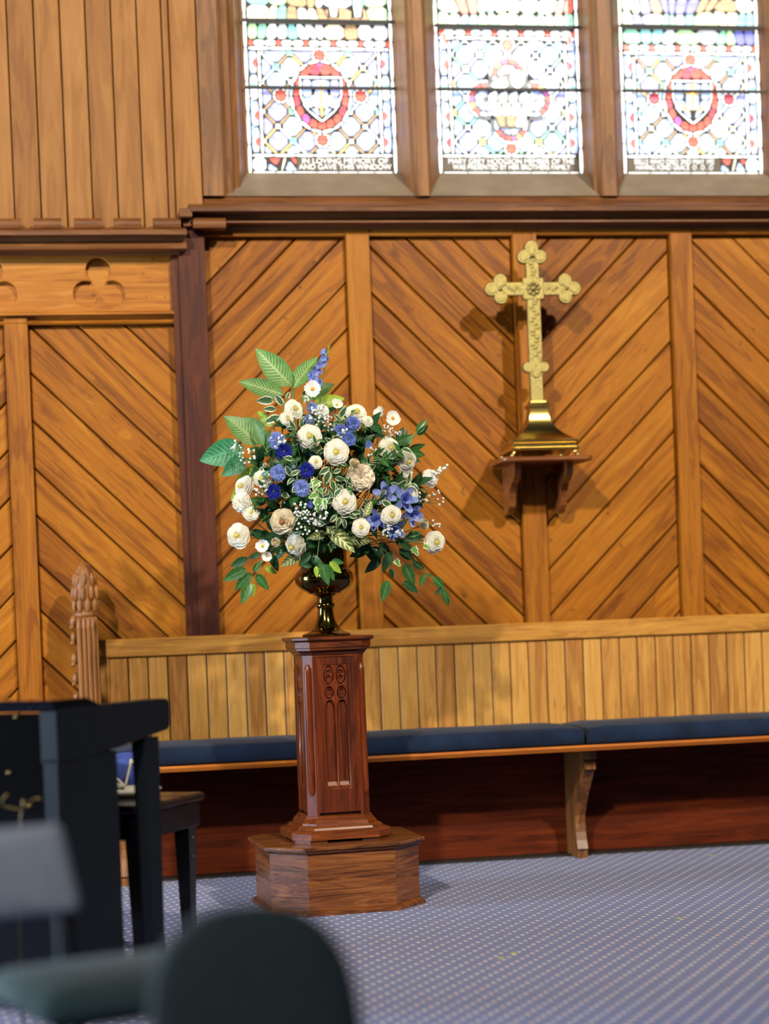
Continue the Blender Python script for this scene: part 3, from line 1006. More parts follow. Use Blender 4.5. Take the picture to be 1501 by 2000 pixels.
    while 2.597 + w * GW < ZT - .02:
        for i in range(8):
            u0_, u1_ = .035 + .93 * i / 8, .035 + .93 * (i + 1) / 8
            hh = .085
            pts = chaikin(shrink([(gx + p[0] * GW, 2.597 + p[1] * GW) for p in ((u0_, w), (u1_, w + rnd.uniform(-.012, .012)), (u1_ + rnd.uniform(-.012, .012), w + hh), (u0_, w + hh))], .002), 1, .2)
            b.loft([[(p[0], GY + .0035, p[1]) for p in pts], [(p[0], GY, p[1]) for p in pts]])
        w += .089
    o = b.build('upper_glass', GLASS['pale'], root); o['kind'] = 'stuff'
    if kind == 0:
        for (a, s) in ((0.58, 1), (0.74, 1)):
            backing([(a - 0.012, z + 0.03), (a + 0.062, z + 0.03), (a + 0.052, z + 0.38), (a + 0.012, z + 0.38)], 3)
            pane([(a - 0.01, z + 0.03), (a + 0.06, z + 0.03), (a + 0.05, z + 0.38), (a + 0.014, z + 0.38)], 'white', 3, 0.002)
    return root


build_window(1, GX[0], 0, 'stained glass light with a sword shield in a red ring, beside the wall boards', random.Random(3))
build_window(2, GX[1], 1, 'stained glass light with a pale bird over a nest, above the brass cross', random.Random(5))
build_window(3, GX[2], 2, 'stained glass light with an anchor shield in a red ring', random.Random(9))

# ------------------------------------------------------------------ bench
bench = empty('pew_bench', (1.4, -0.3, 0), 'long oak bench with boarded back along the panelled wall', 'bench')
BX0, BX1 = 0.082, 3.6
mb = MB(); mb.cbox(BX0, BX1, -0.118, -0.080, 0.796, 0.862, 0.004)
mb.build('top_rail', W_BENCH_H, bench)
mb = MB(); mb.cbox(BX0, 0.112, -0.112, -0.085, 0.40, 0.797, 0.003)
mb.build('end_stile', W_BENCH, bench)
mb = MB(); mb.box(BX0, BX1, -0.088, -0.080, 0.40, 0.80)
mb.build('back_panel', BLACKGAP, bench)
x = 0.112
bme = None
while x < BX1 - 0.02:
    w = 0.0699
    o = plank([(x, 0.43), (x + w, 0.43), (x + w, 0.797), (x, 0.797)], 0.0, -0.106 + RND.uniform(-0.0008, 0.0008), 0.016, W_BENCH, bench, 0.002)
    x += w
mb = MB()
prof = [(-0.505, 0.413), (-0.510, 0.421), (-0.505, 0.4285), (-0.10, 0.4285), (-0.10, 0.408), (-0.502, 0.408)]
mb.loft([[(0.06, p[0], p[1]) for p in prof], [(BX1, p[0], p[1]) for p in prof]])
mb.build('seat_board', W_SEATB, bench)
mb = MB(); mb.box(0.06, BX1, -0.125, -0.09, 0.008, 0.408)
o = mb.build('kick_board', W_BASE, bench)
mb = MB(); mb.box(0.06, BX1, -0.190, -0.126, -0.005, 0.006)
mb.build('shade_strip', M_FLOORB, bench)  # dark strip put in for the shade at the foot of the bench


def bracket(bx):
    br = MB()
    # profile (y,z): concave front edge from the seat down to a foot
    front = [(-0.430, 0.405), (-0.430, 0.372), (-0.395, 0.372), (-0.395, 0.364), (-0.415, 0.362), (-0.415, 0.335)]
    for i in range(11):
        t = i / 10
        front.append((-0.405 + 0.175 * sin(pi * min(1, t * 1.08) * 0.52) - 0.045 * max(0, t - 0.62) / 0.38, 0.335 - 0.30 * t))
    front += [(-0.265, 0.035), (-0.265, 0.0)]
    pr = front + [(-0.126, 0.0), (-0.126, 0.405)]
    br.loft([[(bx, p[0], p[1]) for p in pr], [(bx + 0.038, p[0], p[1]) for p in pr]])
    o = br.build('bracket', W_CARVE, bench)
    s = MB(); s.lathe([(0.004, 0), (0.006, 0.002), (0.0045, 0.004)], 10, m=Matrix.Translation((bx + 0.016, -0.258, 0.046)) @ Matrix.Rotation(radians(60), 4, 'X'))
    s.build('screw', M_SCREW, o)


bracket(1.765); bracket(0.12); bracket(3.40)

# carved bench end
be = MB()
BEX0, BEX1 = -0.002, 0.078
be.cbox(BEX0 + 0.006, BEX1, -0.20, -0.085, 0.0, 0.945, 0.004)
bend = be.build('bench_end', W_CARVE, bench)
for k in range(4):
    xx = BEX0 + 0.016 + k * 0.0165
    s = MB(); s.lathe([(0.0082, 0.0), (0.0082, 0.905), (0.010, 0.91), (0.006, 0.925), (0.003, 0.94)], 12, (xx, -0.203, 0.0))
    s.build('flute', W_CARVE, bend, auto=40)
s = MB()
s.lathe([(0.030, 0.940), (0.041, 0.945), (0.044, 0.953), (0.041, 0.962), (0.033, 0.972), (0.036, 0.985), (0.040, 1.02), (0.040, 1.05), (0.036, 1.085), (0.030, 1.11), (0.018, 1.132), (0.004, 1.142)], 24, (0.040, -0.155, 0), squash=1.1)
fin = s.build('finial', W_CARVE, bend, auto=50)
leafs = MB()
for tier, (zz, rr, nn, h) in enumerate([(0.985, 0.040, 9, 0.055), (1.03, 0.041, 9, 0.055), (1.075, 0.034, 8, 0.05)]):
    for i in range(nn):
        a = 2 * pi * (i + 0.5 * (tier % 2)) / nn
        c = Vector((0.040 + rr * cos(a), -0.155 + rr * 1.1 * sin(a), zz))
        leafs.ball(c, 0.0115, 8, 6, 0.9, 0.9, h / 0.023)
leafs.build('carved_leaves', W_CARVE, bend, smooth=True)
for k, zz in enumerate((0.93, 0.875, 0.80, 0.73, 0.66)):
    cr = MB(); cr.ball((-0.004, -0.165, zz), 0.015, 10, 8, 0.9, 1.2, 1.5)
    cr.ball((-0.010, -0.178, zz - 0.02), 0.009, 8, 6)
    cr.build('crocket', W_CARVE, bend, smooth=True)


# cushions
def cushion(x0, x1, label):
    b = MB()
    nx = 26
    prof = [(-0.498, 0.4305), (-0.507, 0.440), (-0.509, 0.455), (-0.508, 0.472), (-0.500, 0.487), (-0.480, 0.4925), (-0.30, 0.496), (-0.14, 0.493), (-0.112, 0.486), (-0.108, 0.455), (-0.112, 0.4305)]
    rings = []
    for i in range(nx + 1):
        t = i / nx
        e = min(t, 1 - t) * nx
        k = 1 - 0.10 * max(0, 1 - e) ** 2
        wob = RND.uniform(-0.0012, 0.0012)
        xx = x0 + (x1 - x0) * t
        rings.append([(xx, -0.30 + (p[0] + 0.30) * (1 - 0.03 * max(0, 1 - e)), 0.4305 + (p[1] - 0.4305) * k + wob * (p[1] > 0.45)) for p in prof])
    b.loft(rings)
    o = b.build('seat_cushion', M_CUSH, None, auto=60)
    tag(o, label, 'cushion', 'navy bench cushions')


cushion(0.10, 1.742, 'longer navy velvet bench cushion passing behind the flower pedestal')
cushion(1.757, 3.58, 'navy velvet bench cushion beyond the seam above the oak bracket')

# ------------------------------------------------------------------ shelf and altar cross
CX = 1.708
shelf = empty('wall_shelf', (CX, -0.02, 1.28), 'small timber shelf on two scrolled brackets fixed to the wall', 'shelf')
b = MB()
outl = [(CX - 0.150, -0.001), (CX - 0.168, -0.16)] + [(CX - 0.168 + 0.028 * (1 - cos(t)), -0.255 - 0.028 * sin(t)) for t in [pi / 2 * i / 5 for i in range(6)]] + [(CX + 0.168 - 0.028 * (1 - sin(t)), -0.255 - 0.028 * cos(t)) for t in [pi / 2 * i / 5 for i in range(6)]] + [(CX + 0.168, -0.16), (CX + 0.150, -0.001)]
b.loft([[(p[0], p[1], 1.446) for p in outl], [((p[0] - CX) * 1.01 + CX, p[1] * 1.01, 1.450) for p in outl], [((p[0] - CX) * 1.01 + CX, p[1] * 1.01, 1.458) for p in outl], [(p[0], p[1], 1.462) for p in outl]])
b.build('shelf_board', W_SHELF, shelf)
for s in (-1, 1):
    b = MB()
    bx = CX + s * 0.092 - 0.011 + (0.012 if s > 0 else 0)
    pr = [(0.014, 1.446), (-0.185, 1.446), (-0.188, 1.425), (-0.178, 1.400), (-0.150, 1.384), (-0.118, 1.372), (-0.098, 1.350), (-0.090, 1.320), (-0.078, 1.295), (-0.055, 1.275), (-0.030, 1.268), (0.014, 1.268)]
    b.loft([[(bx, p[0], p[1]) for p in pr], [(bx + 0.024, p[0], p[1]) for p in pr]])
    b.build('bracket', W_SHELF, shelf)

cross = empty('altar_cross', (CX, -0.145, 1.462), 'tall polished brass altar cross with trefoil arms on the wall shelf', 'cross')
CY = -0.145


def sq(h, z, hy=None):
    hy = hy if hy is not None else h * 0.86
    return [(CX - h, CY - hy, z), (CX + h, CY - hy, z), (CX + h, CY + hy, z), (CX - h, CY + hy, z)]


for sx in (-1, 1):
    for sy in (-1, 1):
        b = MB()
        fx, fy = CX + sx * 0.112, CY + sy * 0.088
        b.tube([(fx, fy, 1.490), (fx + sx * 0.004, fy + sy * .003, 1.478), (fx + sx * 0.010, fy + sy * .006, 1.468)], [0.012, 0.008, 0.008], 8)
        b.ball((fx + sx * 0.011, fy + sy * 0.007, 1.4695), 0.0085, 8, 6)
        b.build('foot', M_BRASS, cross, smooth=True)
b = MB()
b.loft([sq(0.122, 1.487), sq(0.125, 1.490), sq(0.125, 1.497), sq(0.117, 1.500), sq(0.117, 1.513), sq(0.123, 1.516), sq(0.123, 1.524), sq(0.112, 1.528)])
b.build('base_plate', M_BRASS, cross)
b = MB()
rings = []
for i in range(13):
    t = i / 12
    h = 0.033 + (0.112 - 0.033) * (1 - t) ** 2.6
    rings.append(sq(h, 1.528 + 0.124 * t))
b.loft(rings)
b.build('flared_base', M_BRASS, cross, auto=45)
b = MB()
b.loft([sq(0.036, 1.650), sq(0.040, 1.653), sq(0.040, 1.659), sq(0.030, 1.668), sq(0.027, 1.676)])
b.build('collar', M_BRASS, cross)
# cross body as one pierced-looking outline
aw = 0.0245
armz = 2.088


def trefoil(cx, cz, ax, az, r=0.026):
    px_, pz_ = -az, ax
    return lobes([(cx + ax * 0.034, cz + az * 0.034, r), (cx + px_ * 0.030, cz + pz_ * 0.030, r), (cx - px_ * 0.030, cz - pz_ * 0.030, r)], 48, 0.012)


b_th = 0.020
Mx = Matrix.Translation((0, CY - b_th / 2, 0))
plate('shaft', [(CX - aw, 1.672), (CX + aw, 1.672), (CX + aw, 2.21), (CX - aw, 2.21)], [], b_th, M_BRASSE, cross, Mx, 0.003)
plate('arm_bar', [(CX - 0.14, armz - aw), (CX + 0.14, armz - aw), (CX + 0.14, armz + aw), (CX - 0.14, armz + aw)], [], b_th - 0.002, M_BRASSE, cross, Matrix.Translation((0, CY - b_th / 2 + .001, 0)), 0.003)
for (cx, cz, ax, az) in ((CX, 2.205, 0, 1), (CX - 0.122, armz, -1, 0), (CX + 0.122, armz, 1, 0)):
    plate('trefoil_end', trefoil(cx, cz, ax, az), [], b_th + 0.004, M_BRASSE, cross, Matrix.Translation((0, CY - b_th / 2 - .002, 0)), 0.003)
    inner = trefoil(cx, cz, ax, az, 0.017)
    o = plate('engraved_inlay', inner, [], 0.004, M_BRASSE, cross, Matrix.Translation((0, CY - b_th / 2 - .005, 0)), 0.0015)
    b = MB(); b.ball((cx + ax * 0.004, CY - b_th / 2 - 0.006, cz + az * 0.004), 0.0085, 10, 8)
    b.build('boss', M_BRASSE, cross, smooth=True)
plate('centre_block', [(CX - 0.040, armz - 0.040), (CX + 0.040, armz - 0.040), (CX + 0.040, armz + 0.040), (CX - 0.040, armz + 0.040)], [], b_th + 0.005, M_BRASSE, cross, Matrix.Translation((0, CY - b_th / 2 - .0025, 0)), 0.003)
b = MB()
for i in range(8):
    a = 2 * pi * i / 8
    b.ball((CX + 0.02 * cos(a), CY - b_th / 2 - 0.005, armz + 0.02 * sin(a)), 0.008, 8, 6, 1, 0.6, 1)
b.ball((CX, CY - b_th / 2 - 0.006, armz), 0.010, 10, 8)
b.build('centre_rosette', M_BRASSE, cross, smooth=True)
kz = 1.800
plate('knop', lobes([(CX - 0.030, kz, 0.020), (CX + 0.030, kz, 0.020), (CX, kz + 0.022, 0.018), (CX, kz - 0.022, 0.018)], 48, 0.02), [], b_th + 0.008, M_BRASSE, cross, Matrix.Translation((0, CY - b_th / 2 - .004, 0)), 0.003)
b = MB()
for i in range(17):
    zz = 1.845 + i * 0.0125
    b.ball((CX + 0.010 * sin(i * 1.7), CY - b_th / 2 - 0.001, zz), 0.006, 8, 6, 1.5, 0.25, 1)
for i in range(5):
    b.ball((CX + 0.006 * sin(i * 1.7), CY - b_th / 2 - 0.001, 2.140 + i * 0.013), 0.006, 8, 6, 1.5, 0.25, 1)
    for s in (-1, 1):
        b.ball((CX + s * (0.052 + i * 0.010), CY - b_th / 2, armz + 0.006 * sin(i * 2.1)), 0.0055, 8, 6, 1, 0.25, 1.4)
b.build('chased_vine', M_BRASSE, cross, smooth=True)
b = MB()
for s in (-1, 1):
    b.box(CX + s * 0.0215 - 0.002, CX + s * 0.0215 + 0.002, CY - b_th / 2 - 0.0015, CY - b_th / 2 + 0.002, 1.83, 2.045)
b.build('edge_bead', M_BRASSE, cross)

# ------------------------------------------------------------------ plinth, pedestal
PX, PY, PA = 0.790, -0.930, radians(4.0)
MPED = Matrix.Translation((PX, PY, 0)) @ Matrix.Rotation(PA, 4, 'Z')


def octo(h, c, z, hy=None):
    """square of half-width h with corners cut by c"""
    hy = hy or h
    return [(-h + c, -hy, z), (h - c, -hy, z), (h, -hy + c, z), (h, hy - c, z), (h - c, hy, z), (-h + c, hy, z), (-h, hy - c, z), (-h, -hy + c, z)]


plinth = empty('plinth', (PX, PY, 0), 'low octagonal oak plinth on the carpet under the pedestal', 'plinth')
b = MB(); b.loft([octo(0.252, 0.105, 0.0), octo(0.252, 0.105, 0.010), octo(0.246, 0.103, 0.014), octo(0.240, 0.101, 0.018)], MPED)
b.build('skirting', W_PLINTH, plinth)
b = MB(); b.loft([octo(0.236, 0.099, 0.012), octo(0.236, 0.099, 0.192)], MPED, caps=False)
core = octo(0.237, 0.0995, 0)
for i in range(8):
    p, q = Vector(core[i]), Vector(core[(i + 1) % 8])
    d = (q - p); L = d.length; ang = atan2(d.y, d.x)
    bb = MB(); bb.box(0, L, 0, 0.010, 0.016, 0.192)
    o = bb.build('side_panel', W_PLINTH, plinth)
    # keep the board's own axes for its grain
    o.matrix_parent_inverse = Matrix.Identity(4)
    o.matrix_basis = plinth.matrix_basis.inverted() @ MPED @ Matrix.Translation(p) @ Matrix.Rotation(ang, 4, 'Z')
b = MB(); b.loft([octo(0.238, 0.1, 0.188), octo(0.246, 0.103, 0.191), octo(0.250, 0.104, 0.196), octo(0.250, 0.104, 0.199), octo(0.256, 0.106, 0.201), octo(0.256, 0.106, 0.208), octo(0.252, 0.105, 0.210)], MPED)
b.build('top_board', W_PLINTH, plinth)

ped = empty('pedestal', (PX, PY, 0.21), 'carved dark mahogany octagonal pedestal holding the brass urn', 'pedestal')
b = MB()
for (sx, sy) in ((-1, -1), (1, -1), (-1, 1), (1, 1)):
    pts = octo(0.150, 0.040, 0)
    quad = [p for p in [(sx * 0.150, sy * 0.055), (sx * 0.150, sy * 0.110), (sx * 0.110, sy * 0.150), (sx * 0.055, sy * 0.150), (sx * 0.055, sy * 0.10), (sx * 0.10, sy * 0.055)]]
    if sx * sy < 0: quad = quad[::-1]
    f = MB(); f.loft([[(p[0], p[1], 0.2102) for p in quad], [(p[0], p[1], 0.2195) for p in quad]], MPED)
    f.build('foot_pad', W_PED_H, ped)
b = MB(); b.loft([octo(0.158, 0.050, 0.2195), octo(0.158, 0.050, 0.240), octo(0.150, 0.047, 0.246), octo(0.137, 0.043, 0.2475), octo(0.134, 0.042, 0.254), octo(0.130, 0.041, 0.2585), octo(0.120, 0.037, 0.2605), octo(0.119, 0.036, 0.266), octo(0.112, 0.034, 0.276), octo(0.106, 0.031, 0.282), octo(0.106, 0.031, 0.286), octo(0.099, 0.028, 0.289)], MPED)
b.build('stepped_base', W_PED_H, ped)
b = MB(); b.loft([octo(0.0845, 0.020, 0.286), octo(0.0835, 0.020, 0.792)], MPED)
b.build('shaft', W_PED, ped)
for (sx, sy) in ((-1, -1), (1, -1), (-1, 1), (1, 1)):
    q = [(.066, .082), (.066, .1000), (.0740, .1000), (.1000, .0740), (.1000, .066), (.082, .066)]
    q = [(sx * p[0], sy * p[1]) for p in q]
    f = MB(); f.loft([[(p[0], p[1], .287) for p in q], [(p[0] * .972, p[1] * .972, .790) for p in q]], MPED)
    f.build('corner_post', W_PED, ped)
# carved face panels: a frame with tracery openings standing proud of the shaft
ZS0, ZS1 = 0.298, 0.786


def oval(cx, cz, rx, rz, n=22, point=0.0):
    return [(cx + rx * cos(2 * pi * i / n), cz + rz * sin(2 * pi * i / n) * (1 + point * abs(sin(2 * pi * i / n)) ** 6)) for i in range(n)]


def lancet(cx, z0, z1, hw):
    pts = [(cx - hw, z0), (cx + hw, z0), (cx + hw, z1 - hw * 1.7)]
    for i in range(1, 6):
        t = i / 6
        pts.append((cx + hw * cos(t * pi / 2), z1 - hw * 1.7 + hw * 1.7 * sin(t * pi / 2)))
    pts.append((cx, z1))
    for i in range(5, 0, -1):
        t = i / 6
        pts.append((cx - hw * cos(t * pi / 2), z1 - hw * 1.7 + hw * 1.7 * sin(t * pi / 2)))
    pts.append((cx - hw, z1 - hw * 1.7))
    return pts


for k in range(4):
    ang = PA + k * pi / 2
    fr = Matrix.Translation((PX, PY, 0)) @ Matrix.Rotation(ang, 4, 'Z') @ Matrix.Translation((0, -0.1010, 0)) @ Matrix.Rotation(radians(-0.34), 4, 'X')
    hw = 0.0665
    P0, P1 = 0.372, 0.762       # sunk panel
    fw = 0.0385
    outer = [(-hw, ZS0), (hw, ZS0), (hw, ZS1), (-hw, ZS1)]
    panel_hole = [(-fw, P0), (fw, P0), (fw, P1), (-fw, P1)]
    o1 = plate('face_frame', outer, [panel_hole], 0.0165, W_PED, ped, fr @ Matrix.Translation((0, 0.0005, 0)), 0.0008)
    holes = []
    for s in (-1, 1):
        holes.append(oval(s * 0.0195, 0.728, 0.0158, 0.0275, 22, 0.12))
        holes.append(oval(s * 0.0195, 0.6725, 0.0150, 0.0185, 20, 0.12))
        holes.append(lancet(s * 0.0195, P0 + 0.010, 0.650, 0.0165))
    tr = plate('tracery', [(-fw, P0), (fw, P0), (fw, P1), (-fw, P1)], holes, 0.0060, W_PED, ped, fr @ Matrix.Translation((0, 0.0034, 0)), 0.0012)
    for s in (-1, 1):
        for (cz, rx, rz) in ((0.728, 0.0128, 0.0235), (0.6725, 0.0118, 0.0148)):
            plate('cusp_ring', oval(s * 0.0195, cz, rx, rz, 22, 0.12), [lobes([(s * 0.0195, cz + rz * 0.35, rx * 0.62), (s * 0.0195, cz - rz * 0.35, rx * 0.62)], 30)], 0.006, W_PED, tr, fr @ Matrix.Translation((0, 0.0072, 0)), 0.0008)
    # sloping sill at the foot of the sunk panel
    f = MB(); f.add([fr @ Vector(p) for p in [(-fw, 0.0006, P0 - 0.008), (fw, 0.0006, P0 - 0.008), (fw * 0.86, 0.0158, P0 + 0.024), (-fw * 0.86, 0.0158, P0 + 0.024), (-fw, 0.0158, P0 - 0.008), (fw, 0.0158, P0 - 0.008)]], [(0, 1, 2, 3), (0, 3, 4), (1, 5, 2), (4, 5, 1, 0)])
    f.build('panel_sill', W_PED_H, ped)
# corner colonnettes
for (sx, sy) in ((-1, -1), (1, -1), (-1, 1), (1, 1)):
    c = MPED @ Vector((sx * 0.0862, sy * 0.0862, 0))
    f = MB(); f.lathe([(0.006, 0.352), (0.0115, 0.366), (0.0105, 0.74), (0.010, 0.750), (0.003, 0.764)], 14, c)
    f.build('colonnette', W_PED, ped, auto=40)
b = MB(); b.loft([octo(0.0985, 0.027, 0.786), octo(0.0985, 0.027, 0.792), octo(0.103, 0.030, 0.795), octo(0.105, 0.031, 0.800), octo(0.112, 0.034, 0.806), octo(0.117, 0.036, 0.8075), octo(0.117, 0.036, 0.814), octo(0.121, 0.038, 0.816), octo(0.121, 0.038, 0.834), octo(0.126, 0.040, 0.8365), octo(0.131, 0.042, 0.8405), octo(0.131, 0.042, 0.847), octo(0.128, 0.041, 0.8495)], MPED)
b.build('cap', W_PED_H, ped)

# ------------------------------------------------------------------ urn
UX, UY = PX - 0.002, PY - 0.002
urn = empty('brass_urn', (UX, UY, 0.85), 'dark polished brass urn on the pedestal holding the flowers', 'urn')
b = MB()
b.lathe([(0.010, 0.8500), (0.076, 0.8505), (0.078, 0.855), (0.074, 0.8585), (0.066, 0.861), (0.058, 0.864), (0.050, 0.869), (0.042, 0.877), (0.035, 0.889), (0.029, 0.905), (0.0255, 0.925), (0.0245, 0.940)], 48, (UX, UY, 0))
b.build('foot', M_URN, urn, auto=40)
b = MB()
b.lathe([(0.0245, 0.938), (0.0285, 0.941), (0.0305, 0.946), (0.0305, 0.950), (0.0285, 0.955), (0.0245, 0.957), (0.0240, 0.966), (0.0265, 0.977)], 40, (UX, UY, 0))
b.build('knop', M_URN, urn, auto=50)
b = MB()
b.lathe([(0.0255, 0.975), (0.031, 0.979), (0.036, 0.9795), (0.040, 0.9835), (0.052, 0.9865), (0.054, 0.990), (0.072, 0.9985), (0.085, 1.009), (0.093, 1.023), (0.0945, 1.035), (0.092, 1.047), (0.086, 1.057), (0.078, 1.064), (0.0745, 1.070), (0.0735, 1.080), (0.0735, 1.110), (0.0755, 1.128), (0.080, 1.140), (0.082, 1.144), (0.079, 1.146), (0.074, 1.140), (0.069, 1.128), (0.066, 1.10), (0.066, 1.075), (0.01, 1.070)], 56, (UX, UY, 0))
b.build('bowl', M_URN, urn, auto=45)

# ------------------------------------------------------------------ flowers: materials
def leafmat(name, base, vein, kind, rough=0.42, amount=0.7, freq=8.0, back=None):
    """leaf colour from the leaf's own coordinates: r = distance from midrib, g = distance along"""
    m, nt, b = newmat(name)
    a = N(nt, 'ShaderNodeAttribute'); a.attribute_name = 'leafpos'
    sp = N(nt, 'ShaderNodeSeparateColor'); nt.links.new(a.outputs['Color'], sp.inputs[0])
    s, t = sp.outputs[0], sp.outputs[1]
    tc = N(nt, 'ShaderNodeTexCoord'); oi = N(nt, 'ShaderNodeObjectInfo')
    n = noise(nt, tc.outputs['Object'], 7, 3)
    if kind == 'vein':
        f = math_(nt, 'MULTIPLY', math_(nt, 'SUBTRACT', t, math_(nt, 'MULTIPLY', s, 0.20)), freq)
        f = math_(nt, 'PINGPONG', f, 0.5)
        fac = ramp(nt, f, [(0.10, (1, 1, 1, 1)), (0.26, (0, 0, 0, 1))])
        mid = ramp(nt, s, [(0.04, (1, 1, 1, 1)), (0.14, (0, 0, 0, 1))])
        fac = math_(nt, 'MAXIMUM', fac, mid)
        fade = ramp(nt, s, [(0.35, (1, 1, 1, 1)), (0.95, (0.15, 0.15, 0.15, 1))])
        fac = math_(nt, 'MULTIPLY', fac, fade)
    elif kind == 'edge':
        q = math_(nt, 'ADD', s, math_(nt, 'MULTIPLY', math_(nt, 'SUBTRACT', n, 0.5), 0.55))
        fac = ramp(nt, q, [(0.62, (0, 0, 0, 1)), (0.74, (1, 1, 1, 1))])
    else:
        fac = ramp(nt, s, [(0.02, (1, 1, 1, 1)), (0.10, (0, 0, 0, 1))])
    fac = math_(nt, 'MULTIPLY', fac, amount)
    lo = tuple(c * 0.72 for c in base[:3]) + (1,); hi = tuple(min(1, c * 1.3) for c in base[:3]) + (1,)
    c = mixc(nt, fac, ramp(nt, n, [(0.3, lo), (0.7, hi)]), vein)
    hs = N(nt, 'ShaderNodeHueSaturation')
    nt.links.new(math_(nt, 'ADD', 0.8, math_(nt, 'MULTIPLY', oi.outputs['Random'], 0.45)), hs.inputs['Value'])
    nt.links.new(c, hs.inputs['Color'])
    nt.links.new(hs.outputs[0], b.inputs['Base Color'])
    b.inputs['Roughness'].default_value = rough
    b.inputs['Specular IOR Level'].default_value = 0.35
    tr = N(nt, 'ShaderNodeBsdfTranslucent'); nt.links.new(hs.outputs[0], tr.inputs[0])
    mx = N(nt, 'ShaderNodeMixShader'); mx.inputs[0].default_value = 0.22
    out = nt.nodes['Material Output']
    nt.links.new(b.outputs[0], mx.inputs[1]); nt.links.new(tr.outputs[0], mx.inputs[2]); nt.links.new(mx.outputs[0], out.inputs[0])
    return m


def petalmat(name, col, inner=None, tr_amt=0.25):
    m, nt, b = newmat(name)
    tc = N(nt, 'ShaderNodeTexCoord'); oi = N(nt, 'ShaderNodeObjectInfo')
    n = noise(nt, tc.outputs['Object'], 60, 2)
    lo = tuple(c * 0.93 for c in col[:3]) + (1,)
    c = ramp(nt, n, [(0.3, lo), (0.7, col)])
    if inner:
        g = N(nt, 'ShaderNodeAttribute'); g.attribute_name = 'leafpos'
        sp = N(nt, 'ShaderNodeSeparateColor'); nt.links.new(g.outputs['Color'], sp.inputs[0])
        c = mixc(nt, sp.outputs[0], c, inner)
    nt.links.new(c, b.inputs['Base Color'])
    b.inputs['Roughness'].default_value = 0.7
    b.inputs['Specular IOR Level'].default_value = 0.15
    tr = N(nt, 'ShaderNodeBsdfTranslucent'); nt.links.new(c, tr.inputs[0])
    mx = N(nt, 'ShaderNodeMixShader'); mx.inputs[0].default_value = tr_amt
    out = nt.nodes['Material Output']
    nt.links.new(b.outputs[0], mx.inputs[1]); nt.links.new(tr.outputs[0], mx.inputs[2]); nt.links.new(mx.outputs[0], out.inputs[0])
    return m


P_WHITE = petalmat('white_petal', lin(250, 247, 234), None, .3)
P_CREAM = petalmat('cream_petal', lin(240, 226, 196))
P_PEACH = petalmat('peach_cream_petal', lin(250, 238, 216), None, .25)
P_SNOW = petalmat('snow_petal', lin(244, 244, 240))
P_LBLUE = petalmat('cornflower_light_petal', lin(140, 158, 218))
P_MBLUE = petalmat('cornflower_mid_petal', lin(112, 134, 212))
P_DBLUE = petalmat('cornflower_dark_petal', lin(42, 50, 156))
P_PERI = petalmat('periwinkle_petal', lin(146, 162, 224))
P_HEART = plain('flower_heart_yellow', lin(198, 182, 78), 0.7, mott=0.3, scale=300)
P_GOLD = plain('flower_heart_gold', lin(226, 176, 70), 0.7, mott=0.2, scale=300)
P_BROWN = plain('flower_heart_brown', lin(150, 96, 54), 0.8)
M_STEM = plain('flower_stem_green', lin(92, 122, 60), 0.6)
M_STEMD = plain('flower_stem_brown', lin(96, 84, 58), 0.6)
L_BIG = leafmat('leaf_green_pale_veins', lin(80, 126, 62), lin(190, 208, 140), 'vein', 0.40, 0.5, 13)
L_CROT = leafmat('leaf_croton_cream_veins', lin(78, 104, 48), lin(228, 226, 160), 'vein', 0.42, 0.95, 6.5)
L_TEAL = leafmat('leaf_teal_green', lin(52, 128, 88), lin(150, 210, 170), 'vein', 0.36, 0.35, 10)
L_EDGE = leafmat('leaf_cream_margin', lin(62, 96, 58), lin(228, 230, 196), 'edge', 0.45, 0.95)
L_IVY = leafmat('leaf_ivy_variegated', lin(104, 158, 74), lin(236, 242, 214), 'edge', 0.45, 0.95)
L_DARK = leafmat('leaf_deep_green', lin(42, 80, 48), lin(90, 120, 80), 'mid', 0.32, 0.5)
L_FICUS = leafmat('leaf_glossy_green', lin(58, 104, 52), lin(150, 180, 110), 'mid', 0.30, 0.6)
L_LIME = leafmat('leaf_lime', lin(142, 172, 58), lin(200, 214, 120), 'mid', 0.4, 0.5)


def set_leafpos(me, vals):
    at_ = me.attributes.new('leafpos', 'FLOAT_COLOR', 'POINT')
    flat = []
    for (a, b_) in vals: flat += [a, b_, 0.0, 1.0]
    at_.data.foreach_set('color', flat)


def leaf_mesh(name, mat, wr=0.36, curl=0.12, fold=0.25, power=0.8, ruffle=0.0, seed=0, nt_=11, ns=7, lob=None):
    r = random.Random(seed)
    rows = []; vals = []
    ph = r.uniform(0, 6)
    for i in range(nt_):
        t = i / (nt_ - 1)
        if lob:
            w = 0.5 * wr * lob(t)
        else:
            w = 0.5 * wr * (sin(pi * t ** power) ** 0.85 if 0 < t < 1 else 0.0)
        row = []
        for j in range(ns):
            s = -1 + 2 * j / (ns - 1)
            y = s * w
            z = -curl * t * t + fold * abs(y) + ruffle * abs(s) * sin(ph + t * 19 + s * 2)
            row.append((t, y, z)); vals.append((abs(s), t))
        rows.append(row)
    b = MB(); b.grid(rows)
    me = b.mesh(name, mat, True)
    set_leafpos(me, vals)
    return me


